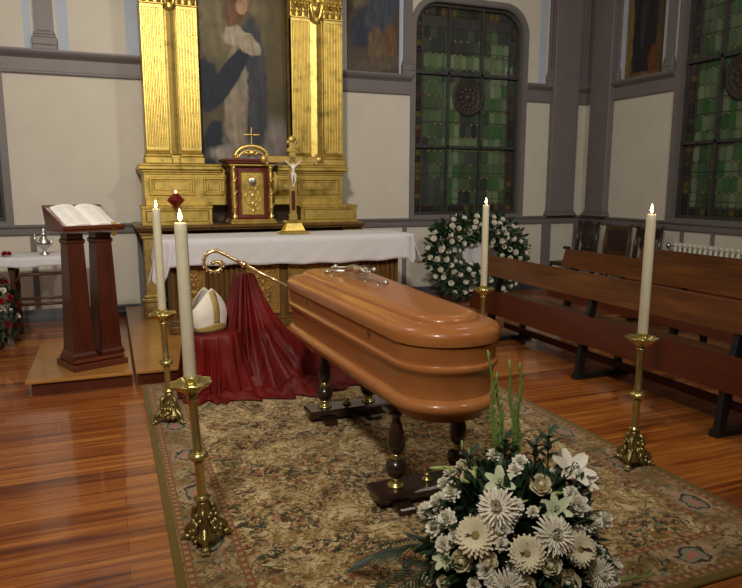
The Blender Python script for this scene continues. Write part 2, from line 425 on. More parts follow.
def window(name, axis, a, b, z1, mulls, med, medr, seed, bright, t):
    """axis 'y': in the back wall, t = y of the wall face; axis 'x': in the right wall"""
    rnd = random.Random(seed)
    W = (lambda u, d, z: (u, t+d, z)) if axis == 'y' else (lambda u, d, z: (t+d, u, z))
    root = D.objects.new(name, None); COL.objects.link(root); root.location = W((a+b)/2, .0, ZB); root['kind'] = 'structure'
    def sweep(o0, o1, d0, d1):    # frame between two outlines
        n = len(o0); vs = [W(p[0], d, p[1]) for d in (d0, d1) for o in (o0, o1) for p in o]
        fs = []
        for i in range(n):
            j = (i+1) % n
            fs += [(i, j, n+j, n+i), (2*n+i, 3*n+i, 3*n+j, 2*n+j), (i, 2*n+i, 2*n+j, j), (n+i, n+j, 3*n+j, 3*n+i)]
        return vs, fs
    O = ropening(a, b, ZB, z1, RC); OUT = ropening(a-.065, b+.065, ZB-.03, z1+.065, RC+.06)
    m = MB(); m.add(*sweep(O, OUT, -.03, .02)); IN = ropening(a+.012, b-.012, ZB+.012, z1-.012, RC); m.add(*sweep(IN, O, -.015, .1))
    m.build('window_frame', 'trim', root)
    # lead backing sheet
    m = MB(); m.prism([(p[0], p[1]) for p in O], axis, t+.112, t+.122); m.build('lead_sheet', 'lead', root)
    # dark frame, mullions, transoms and medallion
    m = MB(); IN2 = ropening(a+.05, b-.05, ZB+.05, z1-.05, RC-.04); m.add(*sweep(IN2, IN, .06, .115))
    def bar(u0, u1, z0, z1_, d=.05): m.box(W(u0, d, z0), W(u1, .115, z1_))
    for mu in mulls: bar(mu-.015, mu+.015, ZB, z1-.02)
    for zz, hw in ((2.08, .019), (3.06, .021)): bar(a, b, zz-hw, zz+hw)
    for zz in (1.36, 1.72, 2.42, 2.60+.0, 3.36, 3.66): bar(a, b, zz-.004, zz+.004, .1)
    m.box(W(mulls[0]-.012, .03, 2.18), W(mulls[0]+.012, .05, 2.34)); m.build('mullions', 'lead', root)
    m = MB()
    T = Matrix.Translation(V(W(med[0], .1, med[1]))) @ (Matrix.Rotation(pi/2, 4, 'X') if axis == 'y' else Matrix.Rotation(-pi/2, 4, 'Y'))
    m.lathe([(medr, 0), (medr, .02), (medr*.93, .028), (medr*.86, .02), (medr*.8, .014), (medr*.74, .02), (medr*.7, .014), (.01, .014)], 32, T)
    for k in range(10):
        an = 2*pi*k/10; m.sph((medr*.45*cos(an), medr*.45*sin(an), .014), medr*.14, 8, 5, T, (1, 1, .3))
    m.sph((0, 0, .014), medr*.22, 10, 6, T, (1, 1, .4))
    m.build('medallion', MT['rosette'], root)
    # panes : elongated octagons and small diamonds
    m = MB(); bw = .125; LG = .003; u0, u1, zb, zt = a+.055, b-.055, ZB+.055, z1-.055
    def inside(u, z):
        if z < z1-RC: return True
        cu = max(a+RC, min(b-RC, u)); return (u-cu)**2+(z-(z1-RC))**2 < (RC-.06)**2 or (a+RC < u < b-RC)
    def green(u, z):
        s = bright(u, z); k = rnd.random()
        if s > .5:
            c = V((.065, .125, .055)).lerp(V((.165, .215, .13)), k) if k < .8 else V((.035, .11, .035))
        elif s > .25: c = V((.035, .07, .032)).lerp(V((.07, .11, .06)), k)
        else: c = V((.022, .032, .027)).lerp(V((.055, .066, .060)), k)
        return tuple(c*(.8+.4*rnd.random()))
    def pane(poly, c):
        if all(inside(*p) for p in poly):
            n = len(poly); vs = [W(p[0], .108, p[1]) for p in poly]+[W(p[0], .114, p[1]) for p in poly]
            m.add(vs, [tuple(range(n)), tuple(reversed(range(n, 2*n)))]+[(i, (i+1) % n, n+(i+1) % n, n+i) for i in range(n)], False, c)
    iu0, iu1 = u0+bw, u1-bw; nu = round((iu1-iu0)/.098); cw = (iu1-iu0)/nu; ch = .185; g = .003; e = .026
    nz = int((zt-zb-2*bw)/ch)+1; izb = zb+bw*.8
    for i in range(nu):
        for j in range(nz):
            x0, x1, y0, y1 = iu0+i*cw+g, iu0+(i+1)*cw-g, izb+j*ch+g, izb+(j+1)*ch-g
            if y1 > zt-bw*.6: continue
            pane([(x0+e, y0), (x1-e, y0), (x1, y0+e), (x1, y1-e), (x1-e, y1), (x0+e, y1), (x0, y1-e), (x0, y0+e)], green((x0+x1)/2, (y0+y1)/2))
            if i and j:
                q = e*.62; X, Y = iu0+i*cw, izb+j*ch
                pane([(X-q, Y), (X, Y-q), (X+q, Y), (X, Y+q)], (.26, .22, .08) if rnd.random() < .6 else green(X, Y))
    # ornamental border of amber and brown lozenges
    def strip(x0, x1, z0, z1s, vert):
        L = (z1s-z0) if vert else (x1-x0); n = max(1, round(L/.085))
        for k in range(n):
            c = rnd.choice([(.11, .085, .02), (.035, .022, .02), (.05, .042, .035), (.03, .05, .025), (.075, .035, .02), (.03, .02, .02)])
            if vert: A, B_, C, Dd = x0, x1, z0+L*k/n, z0+L*(k+1)/n
            else: A, B_, C, Dd = x0+L*k/n, x0+L*(k+1)/n, z0, z1s
            A += g; B_ -= g; C += g; Dd -= g; mx, mz = (A+B_)/2, (C+Dd)/2
            pane([(mx, C), (B_, mz), (mx, Dd), (A, mz)], c)
            for P_ in ([(A, C), (mx-g, C), (A, mz-g)], [(mx+g, C), (B_, C), (B_, mz-g)], [(B_, mz+g), (B_, Dd), (mx+g, Dd)], [(mx-g, Dd), (A, Dd), (A, mz+g)]):
                pane(P_, tuple(x*.6 for x in c))
    strip(u0, u0+bw*.75, zb, zt, True); strip(u1-bw*.75, u1, zb, zt, True); strip(u0+bw, u1-bw, zb, zb+bw*.65, False); strip(u0+bw, u1-bw, zt-bw*.9, zt, False)
    m.build('window_pane', 'glass', root)
MT['rosette'] = plain('rosette_glass', (.034, .027, .022), .5, var=.6, scale=25)
nz_ = lambda u, z, s: noise.noise(V((u*s, z*s*.45, 3.3)))
window('window_1', 'y', *WINS_BACK[1], ZT, (4.455, 4.975), (4.79, 2.76), .25, 3,
       lambda u, z: 1 if (u > 5.13 and z < 3.55) or (3.08 < z < 3.32) or (4.47 < u < 4.62 and z < 3.0) or (1.98 < z < 2.2 and u > 4.4) else (.3 if nz_(u, z, 2.3) > .22 else 0), YW)
window('window_2', 'y', *WINS_BACK[0], ZT, (-2.2, -1.6), (-1.9, 2.70), .21, 4, lambda u, z: 0, YW)
window('window_3', 'x', *WR[0], ZTR, (6.0, 5.40), (5.70, 2.79), .27, 5,
       lambda u, z: 1 if (u > 5.55 or z > 3.1) and nz_(u, z, 2.0) > -.22 else .3, XW)
window('window_4', 'x', *WR[1], ZTR, (2.35, 1.75), (2.05, 2.79), .27, 6, lambda u, z: 1 if nz_(u, z, 2.0) > -.1 else .3, XW)

# mouldings (each continuous run is one trim)
TI = [0]
def trim(mb, mat='trim'):
    TI[0] += 1; return struct('trim_%d' % TI[0], mb, mat)
UP = [(0, 2.735), (-.02, 2.735), (-.028, 2.75), (-.028, 2.765), (-.02, 2.775), (-.02, 2.90), (-.035, 2.915), (-.06, 2.935), (-.075, 2.95), (-.085, 2.97), (-.085, 2.99), (0, 2.99)]
LO = [(0, .985), (-.018, .985), (-.025, 1.0), (-.03, 1.06), (-.045, 1.075), (-.05, 1.09), (-.05, 1.105), (0, 1.105)]
def runY(prof, x0, x1): return MB().prism([(YW+p[0], p[1]) for p in prof], 'x', x0, x1)
def runX(prof, y0, y1): return MB().prism([(XW+p[0], p[1]) for p in prof], 'y', y0, y1)
for a, b in ((-.975, .5), (2.5, 3.845), (5.675, 6.09), (6.53, XW)): trim(runY(UP, a, b))
for a, b in ((XL, XW),): trim(runY(LO, a, b))
for a, b in ((6.605, 7.70), (8.1, YW)): trim(runX(UP, a, b))
trim(runX(UP, YF, 1.13)); trim(runX(UP, 2.97, 4.78)); trim(runX(LO, YF, YW))
def bx(a, b, bev=0): return MB().box(a, b, None, bev)
def pilaster(x0, x1, y0, y1, z0, z1, face):
    """big corner pilasters: shaft, base mouldings and the batten below the rail"""
    m = MB(); m.box((x0, y0, z0+.07), (x1, y1, z1), None, .006)
    for e, a, b in ((.035, z0, z0+.035), (.022, z0+.035, z0+.06), (.010, z0+.06, z0+.085)):
        if face == 'y': m.box((x0-e, y0-e, a), (x1+e, y1, b), None, .008)
        else: m.box((x0-e, y0-e, a), (x1, y1+e, b), None, .008)
    return m
m = pilaster(6.09, 6.53, YW-.10, YW, 1.105, ZC, 'y'); trim(m)
m = pilaster(XW-.10, XW, 7.70, 8.10, 1.105, ZC, 'x'); trim(m)
def smallpil(x0, x1, z0=2.99):
    m = MB(); m.box((x0, YW-.04, z0), (x1, YW, ZC)); m.box((x0+.03, YW-.05, z0+.2), (x1-.03, YW-.04, ZC))
    for e, a, b in ((.03, z0, z0+.05), (.03, z0+.05, z0+.13), (.018, z0+.13, z0+.16), (.010, z0+.16, z0+.19)):
        m.box((x0-e, YW-.04-e, a), (x1+e, YW, b), None, .006)
    return m
trim(smallpil(-.625, -.435)); trim(smallpil(3.735, 3.85)); trim(smallpil(6.03, 6.09))
m = MB()
for a, b in ((6.66, 6.78), (7.62, 7.70)):
    m2 = MB(); m2.box((XW-.04, a, 2.99), (XW, b, ZC))
    for e, z0, z1 in ((.03, 2.99, 3.04), (.03, 3.04, 3.11), (.015, 3.11, 3.16)): m2.box((XW-.04-e, a-e, z0), (XW, min(b+e, 7.7), z1), None, .006)
    trim(m2)
m = MB()       # narrow ribs in the corner above the moulding
for x in (6.56, 6.62, 6.68): m.box((x, YW-.03, 2.99), (x+.03, YW, ZC))
trim(m)
trim(bx((6.54, YW-.012, 2.99), (XW, YW, ZC))); trim(bx((XW-.012, 8.1, 2.99), (XW, YW, ZC)))
for x0, x1 in ((-.73, -.66), (-.40, -.29), (.30, .52), (2.5, 2.925), (3.665, 3.735), (5.87, 6.0)):
    trim(bx((x0, YW-.006, 2.99), (x1, YW, ZC)), 'blue')
for y0, y1 in ((6.81, 6.86), (7.50, 7.62)): trim(bx((XW-.006, y0, 2.99), (XW, y1, ZC)), 'blue')
# battens below the rail
m = MB()
for x in (-2.9, -1.75, -.83, .3, 3.1, 3.75, 4.85, 5.45): m.box((x, YW-.018, .12), (x+.06, YW, .985))
for x0, x1 in ((6.04, 6.19), (6.62, 6.72)): m.box((x0, YW-.03, .12), (x1, YW, .985))
trim(m)
m = MB()
for y in (7.95, 7.3, 6.78, 6.30, 5.84, 5.38, 4.92, 4.4, 3.9, 3.3): m.box((XW-.018, y, .12), (XW, y+.05, .985))
trim(m)
BP = [(0, 0), (-.035, 0), (-.035, .06), (-.022, .075), (-.022, .125), (-.012, .14), (0, .14)]
struct('baseboard_back', MB().prism([(YW+p[0], p[1]) for p in BP], 'x', XL, XW), 'base')
struct('baseboard_right', MB().prism([(XW+p[0], p[1]) for p in BP], 'y', YF, YW), 'base')
struct('baseboard_left', MB().prism([(XL-p[0], p[1]) for p in BP], 'y', YF, YW), 'base')

# ---------------------------------------------------------------- paintings (generic, soft figure-like masses)
def canvas(mb, axis, u0, u1, z0, z1, t, blobs, bg, res=.016, seed=1):
    nu, nz = int((u1-u0)/res), int((z1-z0)/res)
    for j in range(nz):
        for i in range(nu):
            s, q = (i+.5)/nu, (j+.5)/nz
            n1 = noise.noise(V((s*3+seed, q*5, 0))); n2 = noise.noise(V((s*14+seed, q*22, 5)))
            c = V(bg(s, q)) * (1+.35*n1+.15*n2)
            for (cx, cz, rx, rz, ang, colr, hard) in blobs:
                dx, dz = s-cx+.03*n2+.03*n1, q-cz+.015*n2
                ca, sa = cos(ang), sin(ang); a, b = (dx*ca+dz*sa)/rx, (-dx*sa+dz*ca)/rz
                k = a*a+b*b; f = max(0, min(1, (1.18-k)*hard*1.8))
                if f > 0: c = c.lerp(V(colr)*(1+.3*n2+.3*noise.noise(V((a*3, b*1.2, seed)))+.3*noise.noise(V(((s+.25*q)*30, q*5, seed+cx*9)))), f)
            ua, ub = u0+(u1-u0)*i/nu, u0+(u1-u0)*(i+1)/nu; za, zb = z0+(z1-z0)*j/nz, z0+(z1-z0)*(j+1)/nz
            P_ = [(ua, za), (ub, za), (ub, zb), (ua, zb)]
            vs = [(p[0], t, p[1]) if axis == 'y' else (t, p[0], p[1]) for p in P_]
            mb.add(vs, [(0, 1, 2, 3)], False, tuple(max(0, x) for x in c))
def painting(label, axis, u0, u1, z0, z1, t, blobs, bg, seed, edge):
    loc = ((u0+u1)/2, t, z0) if axis == 'y' else (t, (u0+u1)/2, z0)
    r = thing('painting', label, 'painting', loc)
    m = MB(); canvas(m, axis, u0, u1, z0, z1, t, blobs, bg, seed=seed); m.build('canvas', 'paint', r, fix=False)
    m = MB()
    A, B_ = (lambda u, d, z: (u, t+d, z)) if axis == 'y' else (lambda u, d, z: (t+d, u, z)), None
    m.box(A(u0-.004, .002, z0-.004), A(u1+.004, .03, z1+.004)); m.build('stretcher', 'chair', r)
    if edge:
        m = MB(); e = .018
        for a, b in (((u0-e, z0-e), (u1+e, z0)), ((u0-e, z1), (u1+e, z1+e)), ((u0-e, z0), (u0, z1)), ((u1, z0), (u1+e, z1))):
            m.box(A(a[0], -.012, a[1]), A(b[0], .03, b[1]))
        m.build('frame', edge, r)
BLU, PAL, SKN, BRN = (.008, .013, .026), (.22, .18, .125), (.34, .20, .12), (.12, .07, .03)
painting('tall canvas of a robed figure in white and dark blue between gilded pilasters', 'y', 1.005, 2.03, 1.777, 3.95, 7.86,
   [(.38, .80, .55, .30, 0, (.14, .115, .06), .6), (.7, .12, .5, .16, 0, (.15, .13, .12), .6), (.62, .42, .17, .34, .04, (.035, .038, .048), 1.6),
    (.43, .34, .13, .29, -.10, PAL, 1.6), (.50, .50, .05, .2, -.1, (.2, .17, .13), 1), (.33, .44, .30, .07, .55, BLU, 2.2), (.10, .42, .15, .12, 0, BLU, 2), (.16, .11, .14, .09, .9, BLU, 1.6),
    (.53, .64, .20, .05, -.25, (.30, .25, .18), 1.8), (.42, .66, .11, .05, .1, (.33, .28, .2), 1.6), (.45, .80, .15, .09, .2, (.12, .06, .025), 1.2), (.52, .82, .07, .05, .1, SKN, 2), (.40, .06, .32, .05, 0, (.22, .19, .17), .8)],
   lambda s, q: (.055+.035*q, .045+.026*q, .026), 2, None)
painting('canvas of seated figures in blue and tan robes right of the gilded altarpiece', 'y', 2.955, 3.66, 3.00, 4.5, YW-.035,
   [(.3, .36, .28, .16, .3, (.03, .035, .055), 1.5), (.62, .48, .30, .20, .3, (.055, .06, .085), 1.4), (.55, .22, .16, .15, -.5, (.13, .095, .055), 1.5), (.82, .22, .14, .18, .1, (.13, .07, .035), 1.5),
    (.12, .62, .3, .12, 0, (.12, .09, .065), 1), (.5, .05, 1, .06, .1, (.10, .075, .055), 1), (.8, .6, .2, .14, 0, (.05, .06, .09), 1.2)],
   lambda s, q: (.07, .052, .04), 5, None)
painting('canvas of a standing dark robed figure on the right wall beside the pilaster', 'x', 6.865, 7.49, 3.0, 4.6, XW-.035,
   [(.52, .5, .38, .56, 0, (.018, .018, .022), 2.5), (.24, .10, .10, .13, .1, (.13, .045, .015), 1.6), (.93, .4, .12, .6, 0, (.18, .12, .05), 1), (.52, .5, .08, .3, .05, (.035, .034, .04), 1.4), (.5, .01, .5, .02, 0, (.14, .08, .04), 1.3)],
   lambda s, q: (.085, .055, .025), 8, None)

# ---------------------------------------------------------------- altarpiece
def frame_panel(m, x0, x1, z0, z1, y, w=.03, d=.018):
    """raised picture-frame moulding on a face that looks towards -y"""
    for a, b, c, e in ((x0, x1, z0, z0+w), (x0, x1, z1-w, z1), (x0, x0+w, z0+w, z1-w), (x1-w, x1, z0+w, z1-w)):
        m.box((a, y-d, c), (b, y+.005, e), None, .008)
rt_ = thing('altarpiece', 'gilded altarpiece with fluted pilasters and panelled plinth behind the altar table', 'altarpiece', (1.52, 7.8, 0))
m = MB(); m.box((.36, 7.46, .12), (2.75, YW-.055, 1.06)); m.build('lower_cabinet', 'oak', rt_)
for x0 in (.33, 2.60):
    m = MB(); m.box((x0, 7.40, .12), (x0+.17, 7.47, 1.06), None, .01)
    for z0, z1, e in ((.12, .30, .03), (.30, .34, .045), (.34, .37, .02), (.98, 1.02, .02), (1.02, 1.06, .035)): m.box((x0-e, 7.40-e, z0), (x0+.17+e, 7.47, z1), None, .008)
    m.build('corner_pilaster', 'golddark', rt_)
m = MB(); m.box((.27, 7.30, 1.065), (2.80, YW-.055, 1.085), None, .006); m.box((.25, 7.28, 1.085), (2.82, YW-.055, 1.12), None, .01); m.build('shelf', 'oak', rt_)
for x0, x1 in ((.335, 1.053), (2.051, 2.733)):
    m = MB(); m.box((x0, 7.36, 1.12), (x1, 7.8, 1.315)); m.box((x0-.012, 7.35, 1.295), (x1+.012, 7.8, 1.325), None, .006); m.box((x0-.008, 7.352, 1.12), (x1+.008, 7.8, 1.145), None, .005)
    frame_panel(m, x0+.03, x1-.03, 1.155, 1.285, 7.36, .016, .012); m.build('lower_step', 'gold', rt_)
m = MB(); m.box((.38, 7.55, 1.325), (1.235, YW-.055, 1.70)); m.box((1.785, 7.55, 1.325), (2.62, YW-.055, 1.70)); m.box((1.2, 7.71, 1.325), (1.8, YW-.055, 1.70)); m.box((.38, 7.54, 1.325), (1.235, 7.6, 1.40), None, .006); m.box((1.785, 7.54, 1.325), (2.62, 7.6, 1.40), None, .006); m.build('plinth', 'gold', rt_)
bx((1.053, 7.75, 1.12), (2.051, YW-.055, 1.325)).build('shaded_recess', 'dark', rt_)  # dark colour stands in for shade in the gap beside the tabernacle
for x0, x1 in ((.425, .905), (.995, 1.225), (1.83, 2.04), (2.065, 2.585)):
    m = MB(); frame_panel(m, x0, x1, 1.435, 1.635, 7.55, .032, .02); m.box((x0+.05, 7.542, 1.485), (x1-.05, 7.56, 1.585), None, .01); m.build('plinth_panel', 'goldbright' if x0 < .5 else 'gold', rt_)  # leftmost panel lighter: the light on that side is in its colour
m = MB()
for z0, z1, e in ((1.66, 1.685, .015), (1.685, 1.71, .03), (1.71, 1.75, .06), (1.75, 1.775, .045)): m.box((.38-e, 7.55-e, z0), (1.20, YW-.055, z1), None, .008); m.box((1.82, 7.55-e, z0), (2.62+e, YW-.055, z1), None, .008); m.box((1.19, 7.71, z0), (1.83, YW-.055, z1))
m.build('plinth_cornice', 'gold', rt_)
def fluted(x0, x1, yf, z0, z1, n):
    pts = [(x1, yf+.10), (x0, yf+.10), (x0, yf)]; w_ = (x1-x0); edge = .012; pitch = (w_-2*edge)/n; r = pitch*.38
    for k in range(n):
        cx = x0+edge+pitch*(k+.5)
        for i in range(9):
            t = pi*i/8; pts.append((cx-r*cos(t), yf+r*.9*sin(t)))
    pts.append((x1, yf))
    m = MB(); nn = len(pts)
    vs = [(p[0], p[1], z) for z in (z0, z1) for p in pts]
    fs = [(i, (i+1) % nn, nn+(i+1) % nn, nn+i) for i in range(nn)]
    m.add(vs, fs, False); m.box((x0, yf+.02, z0), (x1, yf+.1, z1)); m.box((x0, yf-.001, z1-.03), (x1, yf+.02, z1)); m.box((x0, yf-.001, z0), (x1, yf+.02, z0+.03))
    return m
def capital(x0, x1, yf, z0):
    m = MB(); m.box((x0, yf+.01, z0), (x1, yf+.1, z0+.36))
    m.box((x0-.012, yf-.015, z0), (x1+.012, yf+.1, z0+.022), None, .008)
    for row, (zz, h, n, off) in enumerate(((z0+.022, .13, 3, 0), (z0+.12, .15, 4, .0))):
        for k in range(n):
            cx = x0+(x1-x0)*(k+.5)/n; wd = (x1-x0)/n*.62
            pts = [(cx, yf-.008-row*.012, zz), (cx, yf-.02-row*.012, zz+h*.5), (cx, yf-.035-row*.012, zz+h*.8), (cx, yf-.07-row*.012, zz+h), (cx, yf-.078-row*.01, zz+h*.86)]
            m.tube(pts, [wd*.45, wd*.5, wd*.42, wd*.36, wd*.18], 8)
            for s in (-1, 1):
                m.sph((cx+s*wd*.5, yf-.02-row*.01, zz+h*.45), wd*.24, 8, 6); m.sph((cx+s*wd*.45, yf-.03-row*.01, zz+h*.78), wd*.2, 8, 6)
    for s, cx in ((-1, x0+.0), (1, x1)):
        pts = [(cx-s*.03+s*.035*(1-t)*cos(t*7), yf-.05, z0+.29+.035*(1-t)*sin(t*7)) for t in [i/16 for i in range(17)]]
        m.tube(pts, [.014]*17, 6)
    m.box((x0-.03, yf-.07, z0+.33), (x1+.03, yf+.1, z0+.37), None, .01)
    return m
for grp in (((.425, .655), (.79, 1.0)), ((2.035, 2.25), (2.42, 2.645))):
    (a0, a1), (b0, b1) = grp
    for (x0, x1) in grp:
        fluted(x0, x1, 7.60, 1.92, 3.41, 6).build('fluted_pilaster', 'goldbright' if x0 < 1 else 'gold', rt_)  # left pair brighter: light falling there is put into the gilding colour
        capital(x0, x1, 7.60, 3.41).build('capital', 'goldbright', rt_)
        m = MB()
        for z0, z1, e in ((1.775, 1.85, .03), (1.85, 1.88, .022), (1.88, 1.90, .012), (1.90, 1.92, .006)): m.box((x0-e, 7.60-e, z0), (x1+e, 7.9, z1), None, .01)
        m.build('pilaster_base', 'gold', rt_)
    m = MB(); m.box((a1-.02, 7.68, 1.775), (b0+.02, YW-.055, 3.95)); m.box((a0+.01, 7.70, 1.775), (b1-.01, YW-.055, 3.95))
    m.prism([(a1+.0, 7.66), (a1+.015, 7.632), (a1+.03, 7.628), ((a1+b0)/2, 7.612), (b0-.03, 7.628), (b0-.015, 7.632), (b0, 7.66)], 'z', 1.88, 3.39)
    m.box((a1-.01, 7.64, 1.88), (b0+.01, 7.70, 3.41))
    m.box((a1+.0, 7.63, 1.775), (b0, 7.7, 1.88), None, .012); m.build('central_strip', 'gold', rt_)
    m = MB(); c = (a1+b0)/2; m.sph((c, 7.64, 3.41), .065, 12, 8, None, (1, .7, .9)); m.sph((c-.02, 7.60, 3.52), .05, 10, 8, None, (1, 1, 1.4)); m.sph((c+.02, 7.60, 3.60), .045, 10, 8)
    for s in (-1, 1): m.tube([(c, 7.62, 3.36), (c+s*.04, 7.60, 3.44), (c+s*.07, 7.6, 3.55), (c+s*.03, 7.59, 3.63)], [.012, .02, .022, .012], 8)
    m.build('carved_drop', 'goldbright', rt_)
m = MB(); m.box((.38, 7.52, 3.78), (2.69, YW-.055, 3.95), None, .01); m.box((.34, 7.46, 3.95), (2.73, YW-.055, 4.02), None, .012); m.build('entablature', 'gold', rt_)

# ---------------------------------------------------------------- tabernacle
tb = thing('tabernacle', 'small red and gold tabernacle with a carved door and cross on top', 'tabernacle', (1.505, 7.5, 1.12))
TX0, TX1 = 1.265, 1.745
m = MB(); m.box((TX0+.01, 7.40, 1.12), (TX1-.01, 7.69, 1.80)); m.build('body', 'tabred', tb)
m = MB(); m.box((TX0-.02, 7.32, 1.12), (TX1+.02, 7.69, 1.15), None, .008); m.box((TX0-.01, 7.34, 1.15), (TX1+.01, 7.69, 1.17), None, .006); m.build('base', 'gold', tb)
m = MB(); m.box((TX0-.015, 7.34, 1.755), (TX1+.015, 7.69, 1.785), None, .006); m.build('frieze', 'gold', tb)
m = MB(); m.box((TX0-.045, 7.30, 1.785), (TX1+.045, 7.69, 1.805), None, .005); m.box((TX0-.075, 7.28, 1.805), (TX1+.075, 7.69, 1.83), None, .008); m.build('cornice', 'tabred', tb)
for s, cx in ((-1, TX0+.035), (1, TX1-.035)):
    m = MB()
    prof = [(.02, 0), (.028, .01), (.026, .03), (.017, .05), (.022, .10), (.028, .15), (.022, .2), (.026, .26), (.019, .31), (.027, .38), (.019, .45), (.024, .5), (.017, .53), (.026, .56), (.028, .585)]
    m.lathe([(r, 1.17+z) for r, z in prof], 14, Matrix.Translation((cx, 7.365, 0)))
    pts = [(cx+.028*cos(k*.8), 7.365+.028*sin(k*.8), 1.2+k*.018) for k in range(30)]; m.tube(pts, .008, 6); m.build('twisted_column', 'goldbright', tb)
m = MB(); m.box((1.345, 7.375, 1.185), (1.665, 7.40, 1.725), None, .006)
dr = m.build('door', 'tabred', tb)
m = MB(); m.box((1.378, 7.368, 1.22), (1.632, 7.378, 1.69), None, .003); frame_panel(m, 1.378, 1.632, 1.22, 1.69, 7.37, .012, .008)
rr = random.Random(2)
for s in (-1, 1):
    for zc, rad, turn in ((1.30, .045, 1), (1.40, .055, -1), (1.48, .035, 1)):
        pts = [(1.505+s*(.05+rad*(1-t)*cos(5.5*t*turn+1.5)), 7.364, zc+rad*(1-t)*sin(5.5*t*turn+1.5)) for t in [i/14 for i in range(15)]]
        m.tube(pts, [.007-.004*i/14 for i in range(15)], 6)
for zc in (1.26, 1.34, 1.43): m.sph((1.505, 7.366, zc), .022, 10, 6, None, (1, .5, 1.5))
for k in range(14):
    a = 2*pi*k/14; m.tube([(1.505+.06*cos(a), 7.365, 1.585+.06*sin(a)), (1.505+.09*cos(a), 7.366, 1.585+.09*sin(a))], [.006, .002], 5)
m.build('relief_panel', 'goldbright', dr)
m = MB(); m.lathe([(.045, 0), (.045, .012), (.036, .014), (.001, .016)], 20, Matrix.Translation((1.505, 7.370, 1.585)) @ Matrix.Rotation(pi/2, 4, 'X')); m.build('medallion', 'silver', dr)
m = MB(); m.box((1.352, 7.36, 1.40), (1.385, 7.376, 1.48), None, .004); m.build('lock', 'tabred', dr)
m = MB()
arc = [(1.505+.19*cos(t), 7.36, 1.83+.14*sin(t)) for t in [pi*(.04+.92*i/20) for i in range(21)]]
m.tube(arc, [.022]*21, 8); m.tube([(1.505+.14*cos(pi*i/16), 7.36, 1.84+.085*sin(pi*i/16)) for i in range(17)], .009, 6)
for s in (-1, 1):
    m.tube([(1.505+s*(.19-.035*(1-cos(t*6))*(1-t)), 7.35, 1.85+.035*sin(t*6)*(1-t)) for t in [i/12 for i in range(13)]], .012, 6)
    m.tube([(1.505+s*.02, 7.35, 1.86), (1.505+s*.06, 7.345, 1.90), (1.505+s*.10, 7.35, 1.87)], [.008, .014, .004], 6)
m.sph((1.505, 7.35, 1.895), .035, 12, 8, None, (1.2, .6, 1)); m.box((1.47, 7.34, 1.965), (1.54, 7.38, 1.985), None, .006); m.build('pediment', 'goldbright', tb)
m = MB(); m.box((1.499, 7.354, 1.985), (1.511, 7.366, 2.155), None, .003); m.box((1.425, 7.354, 2.085), (1.585, 7.366, 2.099), None, .003)
for p in ((1.505, 2.16), (1.42, 2.092), (1.59, 2.092), (1.505, 1.995)): m.sph((p[0], 7.36, p[1]), .010, 8, 6)
m.sph((1.505, 7.36, 2.092), .018, 8, 6); m.build('cross', 'goldbright', tb)

# sanctuary lamp standing on the shelf
lp = thing('sanctuary_lamp', 'dark red faceted lamp on a thin stem behind the left candles', 'lamp', (.67, 7.34, 1.12))
m = MB(); m.lathe([(.03, 1.12), (.03, 1.127), (.006, 1.14), (.005, 1.31), (.014, 1.315)], 14, Matrix.Translation((.67, 7.325, 0))); m.build('stem', 'golddark', lp)
m = MB(); m.lathe([(.012, 1.31), (.092, 1.388), (.088, 1.396), (.02, 1.462)], 4, Matrix.Translation((.67, 7.25, 0)) @ Matrix.Rotation(0, 4, 'Z'), False); m.build('glass', 'ruby', lp)
m = MB(); m.sph((.67, 7.25, 1.475), .013, 8, 6, None, (1, 1, 1.5)); m.build('flame', emit('lamp_flame', (1, .5, .25), 5), lp)

# ---------------------------------------------------------------- platforms
PF = 5.27
pl = thing('platform', 'low pine board platform under the lectern', 'platform', (-.25, 5.9, 0))
m = MB(); m.box((-.64, PF, .095), (.108, 6.56, .12), None, .004); m.build('top_board', 'plat', pl)
m = MB(); m.box((-.60, PF+.03, 0), (.10, 6.53, .095)); m.build('base_frame', 'seat', pl)
pl = thing('altar_platform', 'wide pine step that the altar table stands on', 'platform', (1.5, 6.4, 0))
m = MB(); m.box((.128, PF, .095), (3.0, YW-.06, .12), None, .004); m.build('top_board', 'plat', pl)
m = MB(); m.box((.15, PF+.03, 0), (2.98, 7.35, .095)); m.build('base_frame', 'seat', pl)

# ---------------------------------------------------------------- altar table
al = thing('altar', 'carved oak altar table standing before the gilded altarpiece', 'altar', (1.72, 6.75, .12))
AX0, AX1, AY = .50, 2.92, 6.47
m = MB(); m.box((AX0+.03, AY+.03, .12), (AX1-.03, 7.05, .98)); m.box((AX0-.01, AY-.01, .12), (AX1+.01, 7.07, .20), None, .012); m.box((AX0, AY, .20), (AX1, 7.06, .225), None, .01)
m.box((AX0-.03, AY-.03, .965), (AX1+.03, 7.08, 1.035), None, .01); m.build('body', 'oak', al)
def carved_panel(x0, x1, seed):
    m = MB(); m.box((x0, AY+.015, .26), (x1, AY+.04, .93)); frame_panel(m, x0, x1, .26, .93, AY+.02, .035, .018); frame_panel(m, x0+.05, x1-.05, .31, .88, AY+.02, .014, .008)
    c = (x0+x1)/2; hw = (x1-x0)/2-.07
    for s in (-1, 1):
        for zc, rad, tn in ((.40, .06, 1), (.52, .05, -1), (.64, .06, 1), (.76, .05, -1)):
            pts = [(c+s*(hw*.5+min(rad, hw*.5)*(1-t*.8)*cos(6*t*tn+1)), AY+.012, zc+rad*(1-t*.8)*sin(6*t*tn+1)) for t in [i/16 for i in range(17)]]
            m.tube(pts, [.012-.006*i/16 for i in range(17)], 6)
            m.sph((c+s*hw*.5, AY+.014, zc), .018, 8, 6, None, (1.4, .6, 1))
    for k in range(7): m.sph((c, AY+.016, .36+k*.075), .022, 8, 6, None, (1.1, .6, 1.5))
    return m
